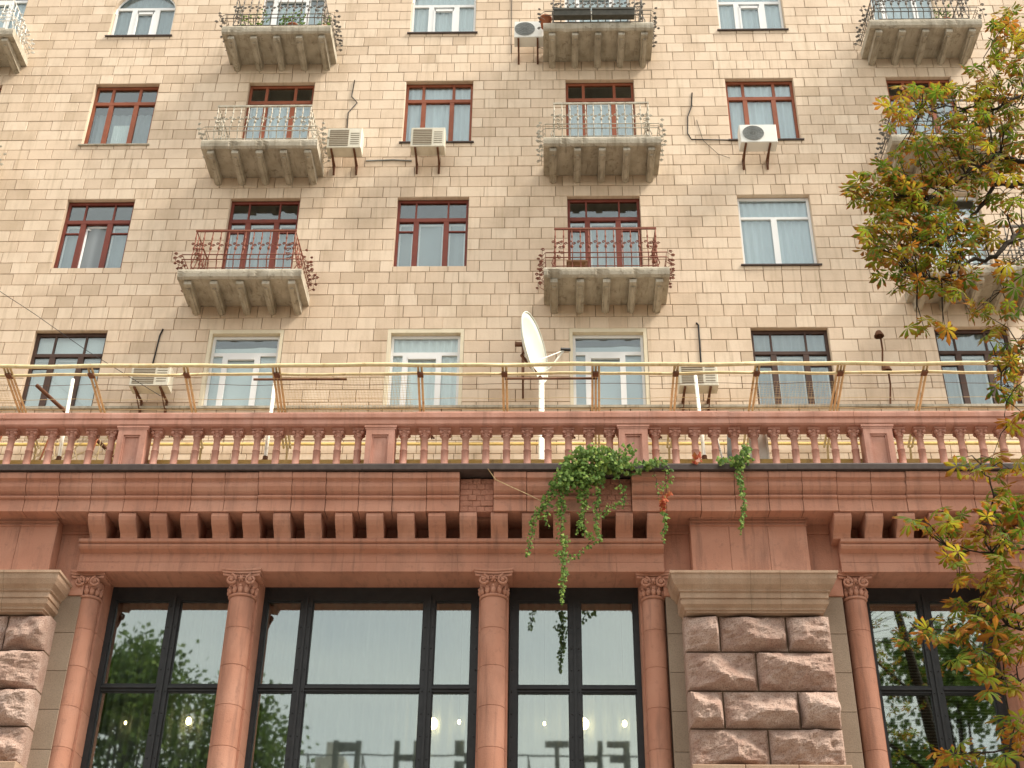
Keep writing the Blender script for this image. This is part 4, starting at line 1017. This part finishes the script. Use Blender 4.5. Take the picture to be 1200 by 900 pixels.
blobs = [  # px, py, rx, ry, depth, spread, leaves
    (1100, 130, 70, 32, 10.8, .5, 60), (1160, 160, 50, 40, 11.0, .6, 42), (1110, 190, 70, 40, 10.8, .6, 75), (1040, 222, 42, 28, 10.6, .4, 38),
    (1075, 215, 55, 45, 10.8, .5, 55), (1155, 225, 50, 40, 11.0, .6, 34), (1070, 262, 55, 36, 10.6, .5, 56), (1040, 280, 32, 36, 10.4, .4, 34),
    (1110, 280, 50, 32, 10.7, .5, 48), (1170, 265, 40, 28, 10.9, .5, 10), (1110, 318, 40, 20, 10.6, .4, 22), (1035, 305, 22, 22, 10.4, .3, 12),
    (1068, 325, 30, 22, 10.5, .3, 16), (1060, 118, 26, 22, 10.7, .3, 14), (1180, 120, 38, 30, 11.1, .5, 40), (1183, 45, 24, 38, 11.1, .4, 40),
    (1165, 85, 34, 22, 11.0, .4, 26), (1186, 180, 24, 40, 11.1, .4, 30), (1010, 225, 20, 12, 10.5, .2, 9), (1185, 320, 20, 20, 10.7, .4, 8),
    (1085, 383, 26, 12, 10.5, .2, 8), (1115, 340, 20, 14, 10.5, .3, 6), (1165, 360, 32, 16, 10.6, .3, 13), (1180, 400, 28, 26, 10.6, .3, 16), (1178, 440, 24, 24, 10.6, .3, 10),
    (1192, 480, 12, 34, 10.5, .3, 8), (1160, 548, 45, 16, 10.3, .3, 14), (1180, 585, 30, 28, 10.3, .3, 18), (1100, 612, 36, 16, 10.2, .3, 10), (1150, 625, 48, 22, 10.2, .4, 18),
    (1180, 665, 30, 30, 10.2, .4, 22), (1125, 665, 32, 24, 10.1, .3, 10), (1155, 700, 46, 26, 10.1, .4, 22), (1188, 745, 24, 36, 10.1, .4, 24), (1125, 735, 44, 16, 10.0, .3, 16),
    (1080, 745, 24, 12, 10.0, .2, 6), (1175, 790, 28, 26, 10.0, .4, 16), (1135, 770, 26, 14, 10.0, .3, 7), (1192, 850, 16, 36, 10.0, .3, 10), (1120, 882, 28, 14, 9.9, .2, 9), (1160, 890, 36, 14, 9.9, .3, 10),
    # crown outside the picture, to the right
    (1290, 60, 80, 120, 11.4, 1.2, 120), (1300, 250, 90, 120, 11.4, 1.4, 150), (1290, 450, 80, 100, 11.0, 1.2, 110), (1290, 650, 80, 110, 10.6, 1.2, 120), (1290, 850, 80, 90, 10.3, 1.0, 90),
    (1420, 200, 90, 250, 11.6, 1.6, 220), (1420, 600, 90, 250, 11.2, 1.6, 200)]
leaves = []
rr = random.Random(21)
for (px_, py_, rx, ry, Y, sp, n) in blobs:
    for i in range(int(n*1.35)):
        a = rr.uniform(0, 2*pi); q = math.sqrt(rr.random()); 
        c = at(px_+rx*q*cos(a), py_+ry*q*sin(a), Y+rr.uniform(-sp, sp))
        leaves.append((c, rr.uniform(.075, .17), px_ < 1210))
# twigs: a thin stalk from each third leaf to the nearest limb point
tw = MB()
for i, (c, s_, v_) in enumerate(leaves):
    if i % 3: continue
    best = min(allp, key=lambda q: (q[0]-c).length_squared)
    mid = best[0].lerp(c, .5)+Vector((rr.uniform(-.06, .06), rr.uniform(-.06, .06), rr.uniform(.0, .1)))
    tw.tube([best[0], mid, c], [.007, .005, .003], 4, False)
T(tw, 'twigs', barkM, 'stuff')
leaves.sort(key=lambda l: (not l[2], l[0].y))
variants = []
for k in range(12):
    v, f, tp, rd = [], [], [], []
    compound(v, f, tp, rd, Vector((0, 0, 0)), random.Random(100+k), 1.0)
    mb = MB(); mb.add(v, f); mb.att = {'tip': tp, 'leafrand': rd}; variants.append(mb.mesh('leaf', chestM))
for c, s_, v_ in leaves[:290]:
    o = link('leaf', rr.choice(variants), tree); o.location = c-Vector((9.4, 10.6, 0)); o.scale = (s_, s_, s_); o.rotation_euler = (rr.uniform(-.2, .2), rr.uniform(-.2, .2), rr.uniform(-.5, .5))
v, f, tp, rd = [], [], [], []
for c, s_, v_ in leaves[290:]: compound(v, f, tp, rd, c, rr, s_)
mb = MB(); mb.add(v, f); mb.att = {'tip': tp, 'leafrand': rd}; T(mb, 'foliage', chestM, 'stuff')

# ------------------------------------------------------------------ creepers on the drip edge
def creeper(strands, label, mound=None, seed=0, mat=ivyM, sz=.055):
    rr = random.Random(seed); x, y, z = strands[0][0]; t = thing('creeper', label, 'creeper', 'creepers hanging from the drip edge', loc=(x, 18.9, 11.8))
    v, f, tp, rd = [], [], [], []; st = MB()
    def leaf(c, s_):
        n_ = Vector((rr.uniform(-.6, .6), -1, rr.uniform(-.2, .9))).normalized(); d = Vector((rr.uniform(-.7, .7), -.2, -1)); d = (d-n_*d.dot(n_)).normalized(); o = len(v)
        leaflet(v, f, tp, c, d, n_, s_*1.25, s_*.5, .3, .1); rd.extend([rr.random()]*(len(v)-o))
    for pts, dens, spread in [(s_[:-2], s_[-2], s_[-1]) for s_ in strands]:
        P3 = [Vector(p) for p in pts]; n = len(P3)-1; path = []
        for i in range(n):
            for k in range(8): path.append(P3[i].lerp(P3[i+1], k/8)+Vector((rr.uniform(-.02, .02), rr.uniform(-.02, .01), 0)))
        path.append(P3[-1]); st.tube(path, .005, 4, False)
        ln = sum((path[i+1]-path[i]).length for i in range(len(path)-1))
        for k in range(int(ln*dens)):
            u = rr.random(); p = path[min(len(path)-1, int(u*len(path)))]; e = 1-.75*u
            leaf(p+Vector((rr.gauss(0, spread*.6)*e, rr.uniform(-.07, .02), rr.uniform(-.06, .06))), sz*rr.uniform(.45, 1.4)*(1-.35*u))
    if mound:
        for (cx, cz, rx, rz, n) in mound:
            for k in range(n):
                a = rr.uniform(0, 2*pi); q = math.sqrt(rr.random()); leaf(Vector((cx+rx*q*cos(a), 18.80+rr.uniform(-.16, .12), cz+rz*q*sin(a))), sz*rr.uniform(.8, 1.5))
    P(st, 'stem', barkM, t); mb = MB(); mb.add(v, f); mb.att = {'tip': tp, 'leafrand': rd}; P(mb, 'leaves', mat, t, 'stuff')
y_ = 18.83
creeper([((.55, y_, 11.8), (.25, y_, 11.3), (.25, y_, 10.6), (.28, y_, 10.0), (.24, y_, 9.42), 170, .10),
         ((.45, y_, 11.6), (.0, y_, 11.1), (-.2, y_, 10.8), (-.28, y_, 10.2), 120, .10), ((.5, y_, 11.7), (-.02, y_, 11.2), (.02, y_, 10.7), 90, .08),
         ((.8, y_, 11.7), (.55, y_, 11.2), (.6, y_, 10.6), (.75, y_, 10.45), (.45, y_, 10.15), (.15, y_, 10.2), 75, .05),
         ((.9, y_, 11.7), (.82, y_, 11.2), (.78, y_, 10.7), (.85, y_, 10.45), 100, .06), ((1.15, y_, 11.7), (1.25, y_, 11.1), (.95, y_, 10.95), (.8, y_, 10.8), 80, .06),
         ((.62, y_, 11.8), (.6, y_, 11.0), (.5, y_, 10.6), 110, .09)],
        'big green creeper hanging in long strands over the cornice and shop window', [(.85, 11.88, .55, .17, 380), (.55, 11.62, .40, .22, 300), (1.25, 11.74, .45, .09, 150), (.35, 11.45, .28, .16, 130), (.75, 12.02, .28, .1, 90)], 1)
creeper([((1.95, y_, 11.8), (1.98, y_, 11.5), (1.85, y_, 11.3), 60, .06), ((1.75, y_, 11.7), (1.8, y_, 11.2), 20, .04)], 'small green creeper tuft just right of the big one', [(1.75, 11.8, .2, .06, 60), (1.35, 12.05, .13, .06, 30)], 2)
creeper([((1.98, y_, 11.3), (1.86, y_, 11.12), (1.86, y_, 10.95), 110, .06)], 'thin creeper strand with red leaves near the pier', [(2.45, 11.9, .1, .05, 22), (1.87, 11.08, .05, .07, 20)], 3, ivyR)
creeper([((1.87, y_, 10.95), (1.88, y_, 10.8), (1.84, y_, 10.45), 70, .04)], 'pale green tip of the thin strand over the terracotta return', None, 5)
creeper([((3.15, y_, 11.85), (3.12, y_, 11.5), (3.15, y_, 11.1), (3.07, y_, 10.62), 130, .07)], 'narrow creeper hanging above the granite pier capital', [(3.05, 11.85, .28, .07, 90), (3.25, 12.0, .1, .12, 50)], 4)

# ------------------------------------------------------------------ things on the balconies
def potplant(x, y, z, label, h=.5, w=.3, pot=True, name='potted_plant', seed=1, n=90):
    t = thing(name, label, 'plant', loc=(x, y, z)); rr = random.Random(seed)
    if pot: b = MB(); b.lathe(x, y, [(0, z+.005), (.09, z+.005), (.13, z+.2), (.14, z+.2), (.14, z+.23), (.0, z+.22)], 12); P(b, 'pot', potM, t)
    b = MB()
    for i in range(7): b.tube([(x, y, z+.2), (x+rr.uniform(-w, w)*.6, y+rr.uniform(-.1, .1), z+.2+h*rr.uniform(.6, 1))], .006, 4, False)
    P(b, 'stems', barkM, t, 'stuff')
    v, f, tp, rd = [], [], [], []
    for k in range(n):
        c = Vector((x+rr.uniform(-w, w), y+rr.uniform(-.12, .12), z+.22+h*rr.random())); n_ = Vector((rr.uniform(-1, 1), -1, rr.uniform(-.5, 1))).normalized(); d = n_.orthogonal().normalized(); o = len(v)
        leaflet(v, f, tp, c, d, n_, .08, .028); rd += [rr.random()]*(len(v)-o)
    mb = MB(); mb.add(v, f); mb.att = {'tip': tp, 'leafrand': rd}; P(mb, 'leaves', ivyM, t, 'stuff')
z1_ = 23.96
potplant(-6.65, 20.95, z1_, 'climbing plant at the left of the top balcony with climbing plants', .6, .32, seed=2)
potplant(-5.75, 20.95, z1_+.1, 'flowering plant in a pot in the middle of the planted top balcony', .45, .28, seed=3, n=120)
potplant(-5.0, 20.95, z1_, 'small plant at the right of the planted top balcony', .45, .14, seed=4, n=50)
potplant(9.0, 20.9, z1_, 'leafy plant on the top right balcony', .5, .2, seed=5, n=60)
for i, (a, c) in enumerate(((.20, 1.02), (1.06, 2.0))):
    t = thing('planter_box', ('left', 'right')[i]+' of two long dark planter boxes hung on the top middle balcony', 'planter box', 'planter boxes on the top middle balcony', loc=(a, 20.5, z1_+.1))
    b = MB(); b.prism([(20.42, z1_+.24), (20.45, z1_+.06), (20.60, z1_+.06), (20.62, z1_+.24)], a, c); P(b, 'box', boxM, t)
    b = MB(); b.box(a-.01, c+.01, 20.405, 20.43, z1_+.20, z1_+.25); P(b, 'lip', boxM, t)
b = MB(); b.lathe(.02, 20.75, [(0, z1_+.01), (.10, z1_+.01), (.13, z1_+.24), (.145, z1_+.24), (.145, z1_+.28), (0, z1_+.27)], 12); tag(b.build('flower_pot', potM), 'terracotta flower pot at the left of the top balcony with planter boxes', 'flower pot')
for i in range(5):
    x = .62+i*.24; b = MB(); b.lathe(x, 20.8, [(0, z1_+.33), (.06, z1_+.33), (.09, z1_+.50), (.0, z1_+.5)], 8)
    tag(b.build('white_pot', whitetr), ('leftmost', 'second', 'middle', 'fourth', 'rightmost')[i]+' small white pot in the row above the planter boxes', 'flower pot', 'row of small white pots on the top middle balcony')
t = thing('stool', 'low brown wooden stool on the balcony with the broken corner', 'stool', loc=(.62, 20.95, 17.14))
b = MB(); b.box(.42, .84, 20.8, 21.1, 17.42, 17.46); P(b, 'seat', woodM, t)
for x in (.45, .79):
    for y in (20.82, 21.06): b = MB(); b.box(x, x+.03, y, y+.03, 17.141, 17.42); P(b, 'leg', woodM, t)

# ------------------------------------------------------------------ across the street, seen only in the shop glass
ob = thing('opposite_building', 'pale office block across the street carrying large roof letters', 'building', loc=(0, -34, 0))
Of = lambda mb, name, mat: P(mb, name, mat, ob)
b = MB(); b.box(-70, 60, -46, -34, 0, 20.2); Of(b, 'wall', farM)
b = MB(); b.box(-70.2, 60.2, -46.2, -33.5, 20.2, 20.7); Of(b, 'cornice', farM)
wm = MB().box(-.9, .9, -.02, .02, -.9, .9).mesh('far_window', farG)
for i in range(26):
    for k in range(5):
        o = link('far_window', wm, ob); o.location = (-60+i*4.4, .03, 4+3.3*k)
t = thing('roof_sign', 'row of big metal letters on a frame along the opposite roof', 'sign', loc=(0, -30, 20.7))
def letters(seq):
    for ch, x, s_ in seq:
        q = MB(); z0, z1, h = 20.9, 22.75, .35
        # strokes in a 1 x 1 cell, mirrored so they read correctly from the shop side
        st = {'T': [((0, .85), (1, 1)), ((.4, 0), (.6, .85))], 'H': [((0, 0), (.22, 1)), ((.78, 0), (1, 1)), ((.22, .42), (.78, .58))],
              'E': [((0, 0), (.24, 1)), ((.24, .84), (.9, 1)), ((.24, .42), (.8, .58)), ((.24, 0), (.9, .16))], 'M': [((0, 0), (.2, 1)), ((.8, 0), (1, 1)), ((.2, .7), (.5, .95)), ((.5, .7), (.8, .95))],
              'K': [((0, 0), (.25, 1)), ((.25, .35), (.6, .65)), ((.6, .6), (1, 1)), ((.6, 0), (1, .4))], 'P': [((0, 0), (.24, 1)), ((.24, .84), (.9, 1)), ((.24, .42), (.9, .56)), ((.7, .56), (.9, .84))]}[ch]
        for (a, b_), (c, d) in st:
            xa, xc = x+s_*(1-a), x+s_*(1-c); q.box(min(xa, xc), max(xa, xc), -30.2, -29.9, z0+(z1-z0)*b_, z0+(z1-z0)*d)
        P(q, 'letter', signM, t, label='metal letter '+ch)
letters([('T', -.1, 1.3), ('H', 1.7, 1.3), ('E', 3.1, 1.4), ('K', -5.0, 1.3), ('H', -8.3, 1.4), ('M', -11.6, 1.5), ('P', 5.4, 1.3)])
b = MB(); b.box(-40, 30, -30.3, -30.21, 21.0, 21.25); b.box(-40, 30, -30.3, -30.21, 22.0, 22.08)
for x in range(-40, 30, 3): b.tube([(x, -30.25, 20.7), (x, -30.25, 22.0)], .05, 5); b.tube([(x, -30.25, 22.0), (x+.2, -31.6, 20.72)], .04, 5)
P(b, 'frame', signM, t)
b = MB(); b.box(-13.6, -11.9, -38, -36, 20.7, 23.6); b.box(-13.1, -12.4, -37.5, -36.5, 23.6, 24.6); tag(b.build('roof_tower', farM), 'small stepped tower on the opposite roof behind the letters', 'tower')
def street_tree(x, y, h, r, label, seed):
    t = thing('street_tree', label, 'tree', 'trees across the street', loc=(x, y, 0)); rr = random.Random(seed)
    b = MB(); b.tube([(x, y, -.1), (x+.1, y, h*.3), (x, y+.2, h*.6), (x+.1, y, h*.9)], [.4, .3, .2, .06], 9); P(b, 'trunk', barkM, t)
    cl = []
    for i in range(44):
        a = rr.uniform(0, 2*pi); u = rr.uniform(-1, 1); q = math.sqrt(1-u*u)*rr.uniform(.45, 1); cl.append(Vector((x+r*q*cos(a), y+r*q*sin(a), h*.64+h*.33*u)))
    b = MB()
    for c in cl: b.tube([(x, y, h*.3+.2*(c.z-h*.3)), Vector((x, y, c.z-.6)).lerp(c, .5), c], [.09, .05, .02], 5, False)
    P(b, 'limbs', barkM, t)
    v, f, tp, rd = [], [], [], []
    for k in range(15000):
        c = rr.choice(cl); d = Vector((rr.gauss(0, 1), rr.gauss(0, 1), rr.gauss(0, .8)))*.72; p = c+d; n_ = Vector((rr.gauss(0, 1), rr.gauss(0, 1), rr.gauss(0, 1))).normalized(); e = n_.orthogonal().normalized()*.13; g = n_.cross(e)*.8
        o = len(v); v += [p-e, p-g, p+e, p+g]; f.append((o, o+1, o+2, o+3)); tp += [.2]*4; rd += [rr.random()]*4
    mb = MB(); mb.add(v, f); mb.att = {'tip': tp, 'leafrand': rd}; P(mb, 'crown', farL, t, 'stuff')
street_tree(-16.6, -10, 20.4, 3.1, 'tall green street tree across the road, leftmost', 5)
street_tree(-12.6, -12, 19.6, 2.2, 'green street tree across the road, second from the left', 6)
street_tree(-22.5, -11, 20.5, 3.2, 'green street tree at the far left across the road', 7)
street_tree(13.4, -3, 18.5, 3.6, 'broad street tree across the road on the right', 8)
street_tree(20.5, -6, 20.0, 4.0, 'large street tree at the far right across the road', 9)
